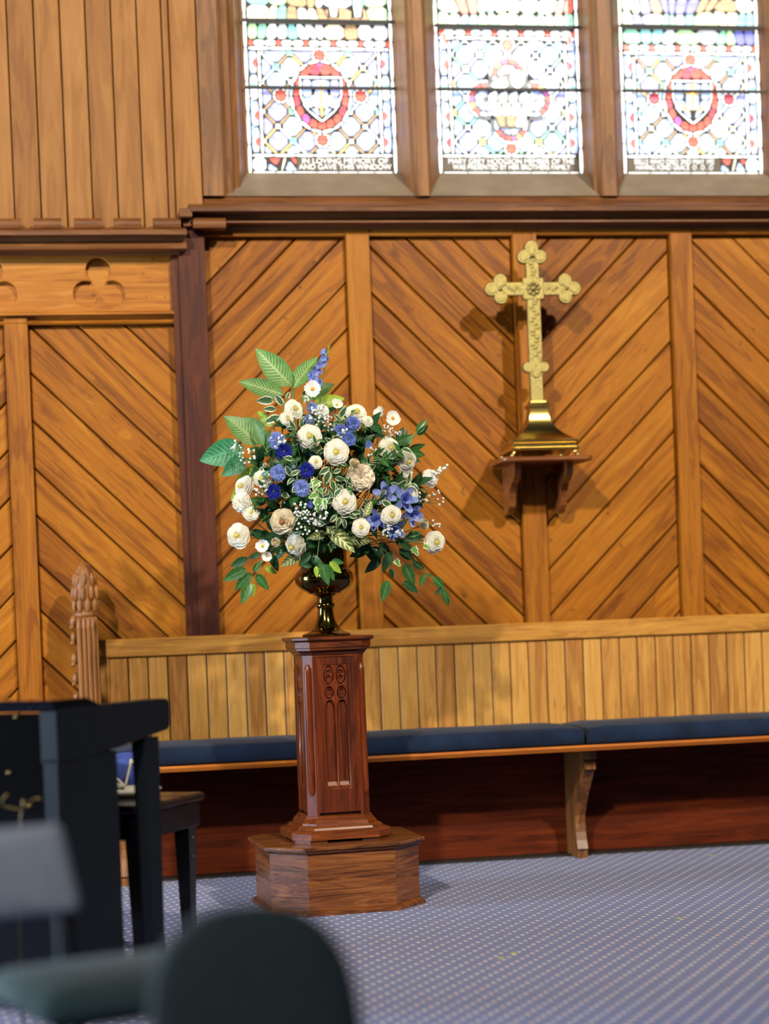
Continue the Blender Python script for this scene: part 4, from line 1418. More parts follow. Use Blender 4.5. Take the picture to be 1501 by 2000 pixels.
LM = {}
for k in range(3):
    LM['big', k] = leaf_mesh('leaf', L_BIG, 0.42 + 0.05 * k, 0.10 + 0.05 * k, 0.22, 0.78, 0.004, k)
    LM['crot', k] = leaf_mesh('leaf', L_CROT, 0.44, 0.10 + 0.06 * k, 0.2, 0.8, 0.006, k + 3)
    LM['teal', k] = leaf_mesh('leaf', L_TEAL, 0.60, 0.10, 0.18, 0.75, 0.004, k + 6)
    LM['edge', k] = leaf_mesh('leaf', L_EDGE, 0.50, 0.12 + 0.08 * k, 0.25, 0.8, 0.015, k + 9, 8, 5)
    LM['dark', k] = leaf_mesh('leaf', L_DARK, 0.44, 0.14 + 0.08 * k, 0.2, 0.75, 0.0, k + 12, 8, 5)
    LM['ficus', k] = leaf_mesh('leaf', L_FICUS, 0.46, 0.10 + 0.08 * k, 0.2, 0.7, 0.0, k + 15, 9, 5)
    LM['lime', k] = leaf_mesh('leaf', L_LIME, 0.46, 0.12, 0.2, 0.75, 0.0, k + 18, 8, 5)
    LM['ivy', k] = leaf_mesh('leaf', L_IVY, 0.95, 0.12, 0.12, 0.8, 0.0, k + 21, 12, 7, lambda t: (0.55 + 0.45 * abs(cos(2.5 * pi * min(t * 1.02, 1)))) * (1.15 - t) * (1 if t > 0 else 0.2) if t < 1 else 0)

BY = -0.93
MOUTH = Vector((UX, UY, 1.125))
TOCAM = (CAM - Vector((0.8, BY, 1.3))).normalized()


def fp(X, Y, off=0.0):
    """bouquet point from the 2.887x close view of the photograph, off metres in front of the bouquet's middle"""
    return at(380 + X / 2.887, 660 + Y / 2.887, y=BY - off)


def m_leaf(base, tip, face=None, roll=0.0):
    ax = (tip - base); L = ax.length; ax.normalize()
    f = (face or TOCAM)
    z = f - ax * f.dot(ax)
    z = z.normalized() if z.length > 1e-4 else ax.orthogonal().normalized()
    if roll: z = Quaternion(ax, roll) @ z
    y = z.cross(ax)
    return Matrix(((ax.x * L, y.x * L, z.x * L, base.x), (ax.y * L, y.y * L, z.y * L, base.y), (ax.z * L, y.z * L, z.z * L, base.z), (0, 0, 0, 1)))


def curve_pts(p0, p1, sag=0.0, n=7, mid=None):
    p0, p1 = Vector(p0), Vector(p1)
    m = mid if mid is not None else (p0 + p1) / 2 + Vector((0, 0, sag))
    return [(1 - t) ** 2 * p0 + 2 * t * (1 - t) * m + t * t * p1 for t in [i / (n - 1) for i in range(n)]]


def stem(root, head, back, r=0.0016, mat=None, n=7, to=None):
    """stem from the urn mouth to a flower head"""
    end = to or MOUTH + Vector((RND.uniform(-0.045, 0.045), RND.uniform(-0.04, 0.04), RND.uniform(-0.04, 0)))
    ctrl = head + back * (head - end).length * 0.45
    b = MB(); b.tube(curve_pts(end, head, n=n, mid=ctrl), r, 5)
    return b.build('stem', mat or M_STEM, root, smooth=True)


def petals(b, n, A, B, C, dphi, phase, R, ruf, rnd, nt_=5, ns=5, tipround=0.20, vals=None, shade=0.0):
    for k in range(n):
        ph0 = phase + 2 * pi * k / n + rnd.uniform(-0.08, 0.08)
        jz = rnd.uniform(-0.03, 0.03)
        jr = rnd.uniform(0.94, 1.06)
        rows = []
        pp = rnd.uniform(0, 6)
        for i in range(nt_):
            row = []
            for j in range(ns):
                s = -1 + 2 * j / (ns - 1)
                t = (i / (nt_ - 1)) * (1 - tipround * s * s)
                r = ((1 - t) ** 2 * A[0] + 2 * t * (1 - t) * B[0] + t * t * C[0]) * (jr if t > .3 else 1)
                z = (1 - t) ** 2 * A[1] + 2 * t * (1 - t) * B[1] + t * t * C[1] + jz * t
                ph = ph0 + s * dphi * (0.45 + 0.55 * sin(pi * (0.12 + 0.70 * t)))
                rr = r * (1 + 0.05 * s * s * t)
                z += ruf * t * sin(pp + s * 4.2 + t * 2)
                rows.append if False else None
                row.append((R * rr * cos(ph), R * rr * sin(ph), R * z))
                if vals is not None: vals.append((shade, t))
            rows.append(row)
        b.grid(rows)


def orient(root_loc, d, spin=0.0):
    q = d.to_track_quat('Z', 'Y') @ Quaternion((0, 0, 1), spin)
    return Matrix.Translation(root_loc) @ q.to_matrix().to_4x4()


def facing(dx, dz):
    right = _R0; up = Vector((0, 0, 1))
    return (TOCAM + right * dx + up * dz).normalized()


FGROUP = {}


def head_empty(name, label, cat, loc, group):
    return empty(name, loc, label, cat, group)


def ranunculus(X, Y, D, off, dx, dz, label, mat=None, heart=None, ruf=0.02, stretch=1.0, name='ranunculus', closed=0.0, seed=None, cat='flower'):
    rnd = random.Random(int(X * 7 + Y))
    R = D / 2.887 / 612.0 / 2
    d = facing(dx, dz)
    c = fp(X, Y, off)
    root = head_empty(name, label, cat, c, 'white blooms in the urn')
    M = orient(c, d, rnd.uniform(0, 6)) @ Matrix.Diagonal((1, 1, stretch, 1))
    k = 1 - 0.35 * closed
    RG = [(6, 1.0, -.24), (6, .90, -.09), (6, .78, .05), (5, .65, .17), (5, .52, .27), (5, .40, .34), (5, .28, .39)]
    for part, sel in (('outer_petals', RG[:3]), ('inner_petals', RG[3:])):
        b = MB()
        for q, (n_, rk, zk) in enumerate(sel):
            rk *= k; zk += .35 * closed * (1 - rk)
            petals(b, n_, (.06, zk - .30 - .5 * closed), (rk * (.62 + .3 * closed), zk - .10 - .2 * closed), (rk, zk), pi / n_ * 1.42, q * .55, R, ruf * rk * 1.7, rnd, tipround=.18)
        inst(part, b.mesh(part, mat or P_WHITE, True), root, M)
    b = MB(); b.ball((0, 0, R * .28), R * .20, 10, 7)
    for q in range(14):
        a = 2 * pi * q / 14
        b.ball((R * .19 * cos(a), R * .19 * sin(a), R * .38), R * .045, 5, 4)
    inst('heart', b.mesh('heart', heart or P_HEART, True), root, M)
    b = MB(); b.ball((0, 0, -R * .5), R * .28, 8, 6, 1, 1, .6)
    inst('calyx', b.mesh('calyx', M_STEM, True), root, M)
    stem(root, c - d * R * .6, -d)
    return root


RAN = [
    (648, 555, 138, .20, -.05, .10, 'large round white ranunculus just above the deep blue cornflower'),
    (797, 645, 148, .23, .0, .05, 'large round white ranunculus in the upper middle of the arrangement'),
    (1098, 620, 128, .13, .35, .05, 'white ranunculus above the blushing one near the dark leaf sprig'),
    (912, 422, 128, .09, .25, .45, 'white ranunculus directly above the three mid blue cornflowers'),
    (378, 790, 98, .15, -.15, .05, 'small white ranunculus between the white ruffled pair and the pale cornflower'),
    (270, 838, 132, .08, -.75, .35, 'white ranunculus turned away at the outer edge, over the carnation'),
    (243, 1115, 142, .11, -.25, .05, 'white ranunculus with gold heart hanging lowest over the trailing leaves'),
    (847, 925, 140, .25, .05, .0, 'large cream ranunculus below the peach carnation bloom'),
    (1110, 1000, 118, .22, .25, -.05, 'cream ranunculus in front of the periwinkle petals'),
    (938, 1070, 102, .23, .05, .05, 'small cream ranunculus low in the middle above a veined leaf'),
    (1205, 872, 132, .13, .35, .05, 'white ranunculus behind the top of the periwinkle petals'),
    (1358, 1152, 134, .07, .35, -.1, 'white ranunculus lowest on the side of the periwinkle petals'),
    (1200, 695, 122, .12, .45, -.25, 'blush white ranunculus with loose petals beneath the leaf sprig'),
    (562, 402, 118, .11, .55, .25, 'white ranunculus in profile under the white cosmos'),
    (522, 455, 84, .13, .35, -.05, 'small white ranunculus tucked beneath the one in profile'),
    (683, 700, 80, .22, .15, .15, 'small cream ranunculus beside the darkest blue cornflower'),
    (318, 985, 94, .13, .1, .25, 'small white ranunculus below the ruffled carnation'),
]
for r in RAN: ranunculus(*r)
ranunculus(905, 705, 82, .255, .5, .5, 'closed cream bud resting above the peach bloom', P_CREAM, closed=.7, name='ranunculus_bud')
ranunculus(1295, 1045, 82, .08, .5, .3, 'small white bud above the lowest side ranunculus', closed=.6, name='ranunculus_bud')
ranunculus(395, 716, 40, .12, -.4, .3, 'tiny white bud near the teal leaf', closed=.8, name='ranunculus_bud')
ranunculus(495, 1035, 150, .22, -.05, -.1, 'open cream garden rose with a brown heart above the urn', P_CREAM, P_BROWN, .07, name='garden_rose')
ranunculus(560, 1172, 126, .20, -.55, -.35, 'white drooping rose lying over the rim of the urn', P_WHITE, P_HEART, .06, 1.5, name='garden_rose')
ranunculus(455, 1152, 66, .17, -.2, .1, 'small cream rosebud beside the white sweet pea', P_CREAM, closed=.5, name='rosebud')


def carnation(X, Y, D, off, dx, dz, label, mat, n=46, name='carnation'):
    rnd = random.Random(int(X + Y * 3))
    R = D / 2.887 / 612.0 / 2
    d = facing(dx, dz); c = fp(X, Y, off)
    root = head_empty(name, label, 'flower', c, 'white blooms in the urn')
    M = orient(c, d)
    b = MB()
    for q, (n_, rk, zk) in enumerate([(9, 1.0, -.20), (9, .90, -.05), (9, .78, .08), (8, .66, .20), (8, .54, .30), (7, .42, .38), (6, .30, .44), (5, .18, .47)]):
        petals(b, n_, (.05, zk - .32), (rk * .6, zk - .10), (rk, zk), pi / n_ * 1.3, q * .5, R, .055 * (.5 + rk), rnd, 5, 7, .08)
    inst('ruffled_petals', b.mesh('ruffled_petals', mat, True), root, M)
    stem(root, c - d * R * .3, -d)


carnation(262, 930, 116, .12, -.35, .05, 'ruffled white carnation at the outer edge of the arrangement', P_WHITE)
carnation(935, 790, 160, .21, .15, -.1, 'large ruffled peach cream bloom in the middle of the arrangement', P_PEACH, 44, 'peony')
carnation(1330, 790, 104, .03, .5, .2, 'frilled white stock bloom at the outer tip of the arrangement', P_SNOW, 40, 'stock_flower')
carnation(978, 470, 66, .11, .4, .2, 'small frilled white bloom under the upper ranunculus', P_WHITE, 26)
carnation(720, 412, 74, .10, .1, .3, 'small frilled white bloom under the white cosmos', P_SNOW, 26)
carnation(1195, 765, 80, .10, .3, -.3, 'frilled white bloom hanging below the blush ranunculus', P_WHITE, 26)

PETALS = {}


def flat_petal(name, mat, wr=.75, notch=.1, cup=.15):
    rows = []
    for i in range(6):
        t = i / 5
        row = []
        for j in range(5):
            s = -1 + 2 * j / 4
            w = wr * .5 * (sin(pi * (.08 + .70 * t)) ** .8)
            row.append((t * (1 - notch * (abs(s) < .4) * (t > .9) - .12 * s * s * t), s * w, cup * t * t + .10 * abs(s) * w + .03 * sin(5 * s) * t))
        rows.append(row)
    b = MB(); b.grid(rows)
    return b.mesh(name, mat, True)


PETALS['cosmos'] = flat_petal('petal', P_SNOW, .78, .12, .12)
PETALS['peri'] = flat_petal('petal', P_PERI, .50, .0, .30)
PETALS['pea'] = flat_petal('petal', P_SNOW, 1.0, .1, .35)


def daisy(X, Y, D, off, dx, dz, label, key='cosmos', n=8, heart=None, name='cosmos_flower', cat='flower', tilt=.25, group='white blooms in the urn'):
    rnd = random.Random(int(X * 3 + Y))
    R = D / 2.887 / 612.0 / 2
    d = facing(dx, dz); c = fp(X, Y, off)
    root = head_empty(name, label, cat, c, group)
    M = orient(c, d, rnd.uniform(0, 6))
    for i in range(n):
        a = 2 * pi * i / n
        inst('petal', PETALS[key], root, M @ Matrix.Rotation(a + rnd.uniform(-.1, .1), 4, 'Z') @ Matrix.Rotation(-tilt * (1 if key != 'peri' else (.35 if i % 2 else 1.9)) + rnd.uniform(-.12, .12), 4, 'Y') @ Matrix.Translation((0, 0, (i % 2) * R * .05)) @ Matrix.Scale(R * rnd.uniform(.92, 1.08), 4))
    if heart:
        b = MB(); b.ball((0, 0, R * .08), R * .24, 10, 6, 1, 1, .6)
        for q in range(16):
            a = q * 2.4; rr = R * .2 * sqrt(q / 16)
            b.ball((rr * cos(a), rr * sin(a), R * .22), R * .045, 5, 4)
        inst('heart', b.mesh('heart', heart, True), root, M)
    stem(root, c - d * R * .1, -d, .0013)
    return root


daisy(665, 290, 104, .09, .0, .15, 'white cosmos with gold heart at the foot of the delphinium', heart=P_GOLD)
daisy(1045, 432, 92, .06, -.35, .55, 'white cosmos seen from the side above the upright leaf sprig', heart=P_GOLD, tilt=.6)
daisy(1115, 455, 94, .08, .25, .2, 'white cosmos with gold heart at the upper outer edge', heart=P_GOLD)
daisy(800, 382, 82, .09, .2, .5, 'white cosmos beside the upper ranunculus', heart=P_HEART, n=6, tilt=.5)
daisy(385, 1175, 84, .17, -.15, .1, 'white sweet pea bloom over the trailing leaves', 'pea', 5, P_HEART, 'sweet_pea')
daisy(405, 1225, 70, .18, .1, -.3, 'white sweet pea bloom hanging lowest beside the urn', 'pea', 5, P_HEART, 'sweet_pea')
BG = 'blue blooms in the urn'
daisy(1075, 885, 158, .16, .0, .3, 'periwinkle bloom beneath the side ranunculus', 'peri', 10, name='delphinium_bloom', group=BG, tilt=.5)
daisy(1175, 912, 172, .17, .3, .1, 'broad periwinkle bloom in front of the white side ranunculus', 'peri', 11, name='delphinium_bloom', group=BG, tilt=.45)
daisy(1215, 985, 150, .15, .4, -.3, 'periwinkle bloom facing outward beside the cream ranunculus', 'peri', 10, name='delphinium_bloom', group=BG, tilt=.4)
daisy(1030, 1020, 146, .16, -.2, -.2, 'shaded periwinkle bloom tucked beside the small cream ranunculus', 'peri', 10, name='delphinium_bloom', group=BG, tilt=.4)
daisy(1120, 1068, 146, .16, .1, -.4, 'periwinkle bloom lowest under the cream ranunculus', 'peri', 10, name='delphinium_bloom', group=BG, tilt=.4)


def cornflower(X, Y, D, off, dx, dz, label, mat, n=34):
    rnd = random.Random(int(X * 5 + Y))
    R = D / 2.887 / 612.0 / 2
    d = facing(dx, dz); c = fp(X, Y, off)
    root = head_empty('cornflower', label, 'flower', c, BG)
    M = orient(c, d)
    b = MB()
    for i in range(n):
        el = pi * .52 * sqrt((i + .5) / n) + rnd.uniform(-.1, .1)
        ph = i * 2.39996
        dr = Vector((sin(el) * cos(ph), sin(el) * sin(ph), cos(el) * .8))
        side = dr.cross(Vector((0, 0, 1)))
        side = side.normalized() if side.length > .05 else Vector((1, 0, 0))
        L = R * rnd.uniform(.85, 1.08)
        base = dr * L * .15
        w = R * .17
        b.grid([[base - side * w * .2, base, base + side * w * .2], [dr * L * .6 - side * w * .7, dr * L * .62, dr * L * .6 + side * w * .7], [dr * L * .9 - side * w * 1.2, dr * L * .84, dr * L * .9 + side * w * 1.2]])
        for q in (-1, 0, 1):
            tip = dr * L * (1.06 if q == 0 else 1.0) + side * w * q * 1.15
            m0 = dr * L * .82 + side * w * (q - .45); m1 = dr * L * .82 + side * w * (q + .45)
            b.add([m0, m1, tip], [(0, 1, 2)])
    inst('florets', b.mesh('florets', mat, False), root, M)
    b = MB(); b.ball((0, 0, -R * .1), R * .3, 8, 6)
    inst('calyx', b.mesh('calyx', M_STEM, True), root, M)
    stem(root, c - d * R * .2, -d, .0013)


for a in [
    (465, 580, 104, .17, -.2, .2, 'pale blue cornflower behind the deep blue one under the broad leaves', P_LBLUE),
    (505, 640, 98, .20, .05, .0, 'deep blue cornflower below the pale blue one', P_DBLUE),
    (630, 745, 90, .22, .0, -.1, 'deep blue cornflower beside the small cream ranunculus in the middle', P_DBLUE),
    (472, 762, 98, .19, -.15, .0, 'pale blue cornflower in line with the small white ranunculus', P_LBLUE),
    (445, 865, 88, .19, -.15, -.1, 'deep blue cornflower nearest the ruffled white carnation', P_DBLUE),
    (600, 845, 100, .23, .0, .0, 'pale blue cornflower beside the variegated ivy leaves', P_LBLUE),
    (890, 485, 92, .16, .2, .2, 'mid blue cornflower topmost of the three clustered together', P_MBLUE),
    (822, 527, 90, .18, .0, .1, 'mid blue cornflower nearest the middle of the three clustered together', P_MBLUE),
    (868, 570, 88, .20, .1, .0, 'mid blue cornflower lowest of the three clustered together', P_MBLUE),
    (980, 602, 46, .17, .2, .1, 'small blue cornflower beside the side ranunculus', P_MBLUE, 20),
    (652, 940, 44, .20, .0, .0, 'tiny blue cornflower above the gypsophila near the urn', P_MBLUE, 20),
    (662, 395, 70, .09, .0, .3, 'soft blue cornflower beneath the white cosmos', P_LBLUE),
    (645, 462, 66, .10, .0, .3, 'soft blue cornflower above the large round ranunculus', P_LBLUE),
    (640, 640, 60, .12, .0, .0, 'shaded blue cornflower behind the large round ranunculus', P_MBLUE),
]: cornflower(*a)

# delphinium spike
root = empty('delphinium_spike', fp(640, 330, .06), 'blue delphinium spike standing tallest beside the broad leaf', 'flower', BG)
base, tip = fp(650, 330, .06), fp(762, 42, .05)
b = MB(); b.tube(curve_pts(MOUTH, tip, n=10, mid=fp(650, 420, .05)), .0018, 6)
b.build('stem', M_STEM, root, smooth=True)
rnd = random.Random(2)
for i in range(20):
    t = i / 19
    p = fp(672 + 70 * t + rnd.uniform(-34, 34) * (1 - .5 * t), 248 - 165 * t + rnd.uniform(-10, 10), .06 + rnd.uniform(-.02, .03))
    sz = .0145 * (1 - .35 * t)
    M = orient(p, (TOCAM + Vector((rnd.uniform(-.8, .8), 0, rnd.uniform(-.5, .4)))).normalized(), rnd.uniform(0, 6))
    b = MB()
    petals(b, 5, (.1, -.5), (.5, -.1), (1.0, .25), .62, 0, sz, .03, rnd, 4, 4)
    inst('floret', b.mesh('floret', P_PERI if rnd.random() < .7 else P_LBLUE, True), root, M)
for i in range(11):
    t = i / 10
    p = fp(730 + 34 * t + rnd.uniform(-14, 14) * (1 - t), 118 - 76 * t, .05)
    b = MB(); b.ball(p, .0035 * (1.2 - .5 * t), 6, 5)
    b.build('bud', L_LIME if i % 2 else M_STEM, root, smooth=True)

# white spike of small buds
root = empty('white_larkspur', fp(1260, 815, .05), 'white larkspur spike pointing outward past the frilled stock bloom', 'flower', 'white blooms in the urn')
b = MB(); b.tube(curve_pts(MOUTH, fp(1425, 712, .02), n=10, mid=fp(1150, 900, .05)), .0016, 6)
b.build('stem', M_STEM, root, smooth=True)
for i in range(22):
    t = i / 21
    p = fp(1265 + 160 * t + rnd.uniform(-14, 14), 815 - 95 * t + rnd.uniform(-20, 20) * (1 - .4 * t), .03 + rnd.uniform(-.015, .02))
    b = MB(); b.ball(p, .0075 * (1 - .3 * t), 7, 5)
    b.build('bud', P_SNOW, root, smooth=True)


# ------------------------------------------------------------------ leaves
def leaf_thing(name, label, leaves, stem_px=None, off=0.05, cat='leaf', group='foliage in the urn', stem_mat=None, r=.0016):
    """one cut stem with its leaves; leaves = (bx,by,tx,ty,kind,variant,doff,roll)"""
    bx, by = leaves[0][0], leaves[0][1]
    root = empty(name, fp(bx, by, off), label, cat, group)
    if stem_px is None: stem_px = [(bx, by)]
    pts = [fp(x, y, off + (z[0] if z else 0)) for (x, y, *z) in stem_px]
    start = MOUTH + Vector((RND.uniform(-.04, .04), RND.uniform(-.03, .03), -.02))
    first = curve_pts(start, pts[0], n=6, mid=(start + pts[0]) / 2 + Vector((0, -.01, .05)))
    b = MB(); b.tube(first + pts[1:], r, 5)
    b.build('stem', stem_mat or M_STEM, root, smooth=True)
    for lf in leaves:
        x0, y0, x1, y1, kind, var = lf[:6]
        do = lf[6] if len(lf) > 6 else 0
        roll = lf[7] if len(lf) > 7 else 0
        inst('leaf', LM[kind, var], root, m_leaf(fp(x0, y0, off), fp(x1, y1, off + do), None, roll))
    return root


FG = 'broad leaves in the urn'
leaf_thing('broad_leaf', 'broad green leaf with pale veins standing tallest, yellow at its foot', [(548, 272, 340, 55, 'big', 1, -.01)], [(548, 300), (548, 272)], .03, group=FG)
leaf_thing('broad_leaf', 'broad green leaf leaning behind the blue delphinium', [(555, 285, 682, 90, 'big', 1, .0, -.5)], [(555, 300), (555, 285)], .02, group=FG)
leaf_thing('broad_leaf', 'narrow green leaf spreading sideways below the tallest leaf', [(503, 320, 250, 238, 'big', 0, .0, .3)], [(540, 340), (503, 320)], .04, group=FG)
leaf_thing('broad_leaf', 'dark green leaf pointing up beside the white cosmos', [(600, 350, 792, 246, 'big', 0, -.02, -.4)], None, .0, group=FG)
leaf_thing('broad_leaf', 'lime green leaf behind the white cosmos and cornflower', [(670, 390, 852, 330, 'lime', 0, -.02, -.2)], None, .01, group=FG)
leaf_thing('broad_leaf', 'long green leaf with yellow veins reaching up at the outer edge', [(370, 600, 172, 428, 'big', 2, .0, .3)], None, .06, group=FG)
leaf_thing('broad_leaf', 'broad pale green leaf behind the long yellow veined leaf', [(400, 560, 268, 440, 'big', 2, -.03)], [(400, 560)], .02, group=FG)
leaf_thing('broad_leaf', 'upright green leaf between the pale cornflower and the long leaf', [(390, 610, 330, 480, 'big', 0, .0, -.4)], None, .09, group=FG)
leaf_thing('broad_leaf', 'green leaf folded behind the small profile ranunculus', [(440, 500, 350, 408, 'lime', 1, -.02)], None, .03, group=FG)
leaf_thing('broad_leaf', 'broad teal green leaf reaching farthest out at the side', [(275, 615, 28, 692, 'teal', 0, .0)], [(320, 640), (275, 615)], .05, group=FG)
leaf_thing('broad_leaf', 'smaller teal green leaf under the broad teal leaf', [(285, 680, 155, 778, 'teal', 1, .01)], [(320, 690), (285, 680)], .07, group=FG)
leaf_thing('broad_leaf', 'pale lime leaf behind the upper ranunculus', [(830, 490, 850, 372, 'lime', 2, -.02)], None, .0, group=FG)
leaf_thing('fern_leaf', 'pale feathered leaf below the side cosmos pair', [(900, 570, 1070, 512, 'crot', 0, -.01, -.3)], None, .10, group=FG)
leaf_thing('broad_leaf', 'yellow green leaf edge behind the small white ranunculus', [(330, 800, 195, 915, 'lime', 1, -.01, .4)], None, .03, group=FG)
leaf_thing('broad_leaf', 'yellow green leaf above the small white ranunculus', [(400, 730, 230, 800, 'lime', 0, -.01, .2)], None, .05, group=FG)
# cream veined leaves round the urn's rim
leaf_thing('veined_leaf', 'cream veined leaf hanging over the urn beside the drooping rose', [(600, 1215, 484, 1288, 'crot', 0, .0)], None, .16, group=FG)
leaf_thing('veined_leaf', 'cream veined leaf bending down over the front of the urn', [(745, 1065, 905, 1200, 'crot', 1, .03, -.3)], None, .17, group=FG)
leaf_thing('veined_leaf', 'cream veined leaf lying above the urn rim toward the rose', [(745, 1100, 640, 1130, 'crot', 2, .02)], None, .16, group=FG)
leaf_thing('veined_leaf', 'cream veined leaf under the small cream ranunculus', [(865, 1140, 1005, 1145, 'crot', 1, .0)], None, .18, group=FG)
leaf_thing('veined_leaf', 'lime veined leaf beside the large cream ranunculus', [(960, 1010, 1000, 910, 'crot', 0, -.01), ], None, .17, group=FG)
leaf_thing('veined_leaf', 'upright veined leaf above the urn in the middle', [(760, 1120, 745, 1060, 'crot', 2, .0)], None, .18, group=FG)

# leafy sprigs
leaf_thing('ruscus_sprig', 'upright sprig of dark green leaves at the upper outer edge', [
    (1165, 600, 1195, 508, 'dark', 0), (1165, 628, 1232, 535, 'ficus', 0, .01), (1250, 535, 1310, 458, 'ficus', 1), (1250, 545, 1326, 498, 'dark', 1, .0, .5), (1205, 625, 1305, 605, 'ficus', 0, .0, .6), (1200, 640, 1298, 668, 'dark', 0, .0, .4)],
    [(1080, 740), (1165, 628), (1250, 545), (1305, 480)], .04, 'sprig', 'foliage in the urn')
leaf_thing('trailing_sprig', 'trailing sprig of glossy leaves hanging low beside the urn', [
    (290, 1300, 158, 1370, 'ficus', 0), (320, 1325, 226, 1422, 'ficus', 1), (310, 1380, 265, 1502, 'ficus', 0, .01), (330, 1380, 322, 1465, 'lime', 0), (330, 1320, 385, 1250, 'ficus', 1), (345, 1330, 418, 1425, 'ficus', 0), (300, 1240, 200, 1290, 'dark', 0), (395, 1290, 466, 1330, 'lime', 1), (370, 1215, 300, 1245, 'dark', 1), (430, 1215, 470, 1320, 'dark', 2)],
    [(480, 1130), (420, 1215), (350, 1300), (310, 1360)], .12, 'sprig', 'foliage in the urn', M_STEMD)
leaf_thing('trailing_sprig', 'sprig of bright leaves hanging over the bowl of the urn', [
    (684, 1285, 688, 1352, 'lime', 0), (715, 1275, 755, 1396, 'ficus', 0, .01), (730, 1275, 790, 1370, 'ficus', 1), (760, 1262, 828, 1328, 'lime', 1), (650, 1210, 585, 1290, 'dark', 0), (770, 1255, 845, 1270, 'ficus', 2), (770, 1160, 768, 1212, 'ficus', 0), (660, 1290, 605, 1282, 'dark', 1)],
    [(700, 1150), (690, 1240), (730, 1275)], .17, 'sprig', 'foliage in the urn')
leaf_thing('trailing_sprig', 'sprig of dark leaves drooping beside the urn under the periwinkle blooms', [
    (975, 1185, 872, 1235, 'dark', 0), (1050, 1240, 960, 1325, 'dark', 1), (1090, 1365, 1055, 1490, 'ficus', 0), (1100, 1300, 1120, 1360, 'dark', 2), (1180, 1270, 1240, 1400, 'ficus', 1), (1175, 1370, 1262, 1440, 'dark', 0), (1110, 1200, 1060, 1320, 'dark', 0), (1060, 1190, 1000, 1280, 'dark', 2), (1150, 1190, 1245, 1260, 'dark', 1), (1040, 1150, 1110, 1240, 'dark', 1), (1130, 1150, 1220, 1150, 'dark', 2)],
    [(1000, 1130), (1090, 1220), (1130, 1330), (1180, 1400)], .05, 'sprig', 'foliage in the urn', M_STEMD)
leaf_thing('trailing_sprig', 'long trailing sprig with a thin tendril reaching lowest at the outer side', [
    (1300, 1330, 1268, 1402, 'ficus', 0), (1310, 1330, 1345, 1345, 'ficus', 1), (1345, 1345, 1412, 1425, 'ficus', 0), (1400, 1405, 1355, 1448, 'dark', 0), (1400, 1420, 1432, 1512, 'ficus', 2), (1225, 1260, 1300, 1310, 'dark', 1)],
    [(1130, 1150), (1230, 1260), (1310, 1325), (1400, 1410), (1472, 1540)], .04, 'sprig', 'foliage in the urn', M_STEM, .0011)
leaf_thing('trailing_sprig', 'bright green leaves beneath the lowest side ranunculus', [
    (1180, 1130, 1300, 1120, 'dark', 0), (1160, 1160, 1240, 1200, 'ficus', 1), (1230, 1180, 1262, 1230, 'ivy', 0), (1290, 1170, 1330, 1185, 'ivy', 1), (1200, 1110, 1280, 1100, 'ficus', 0), (1130, 1250, 1160, 1290, 'ivy', 2)],
    [(1080, 1120), (1180, 1140), (1290, 1160)], .09, 'sprig', 'foliage in the urn')
leaf_thing('ivy_sprig', 'variegated ivy sprig in the middle beside the pale cornflower', [
    (690, 800, 640, 845, 'ivy', 0), (690, 800, 672, 870, 'ivy', 1), (700, 850, 725, 885, 'ivy', 2), (690, 880, 640, 905, 'ivy', 1), (700, 900, 690, 985, 'ivy', 0), (720, 905, 740, 970, 'ivy', 2)],
    [(700, 1000), (700, 900), (685, 800)], .24, 'sprig', 'foliage in the urn')
leaf_thing('ivy_sprig', 'cream edged sprig below the large cream ranunculus', [
    (820, 1000, 880, 1000, 'edge', 0), (820, 1010, 800, 1070, 'edge', 1), (840, 1020, 850, 1075, 'edge', 2), (870, 1000, 920, 1015, 'edge', 0), (800, 1000, 760, 1040, 'edge', 1), (880, 980, 940, 985, 'edge', 2)],
    [(800, 1080), (840, 1000)], .23, 'sprig', 'foliage in the urn')
leaf_thing('euonymus_sprig', 'cream edged sprig below the small ranunculus beside the peach bloom', [
    (760, 730, 700, 770, 'edge', 0), (760, 750, 730, 830, 'edge', 1), (780, 760, 830, 740, 'edge', 2), (790, 790, 850, 800, 'edge', 0), (770, 800, 790, 870, 'edge', 1), (740, 840, 720, 880, 'edge', 2), (800, 830, 850, 870, 'edge', 0), (820, 700, 860, 720, 'edge', 1)],
    [(780, 880), (770, 720)], .22, 'sprig', 'foliage in the urn')
leaf_thing('euonymus_sprig', 'white edged leaf sprig above the profile ranunculus', [
    (500, 380, 450, 318, 'edge', 0), (520, 345, 535, 300, 'edge', 1), (450, 350, 345, 355, 'edge', 0), (460, 400, 385, 400, 'edge', 1), (480, 440, 395, 475, 'edge', 2), (440, 360, 420, 345, 'edge', 2)],
    [(530, 470), (490, 380), (525, 340)], .08, 'sprig', 'foliage in the urn')

# sprigs filling the heart of the arrangement: nothing tells these apart
rnd = random.Random(11)


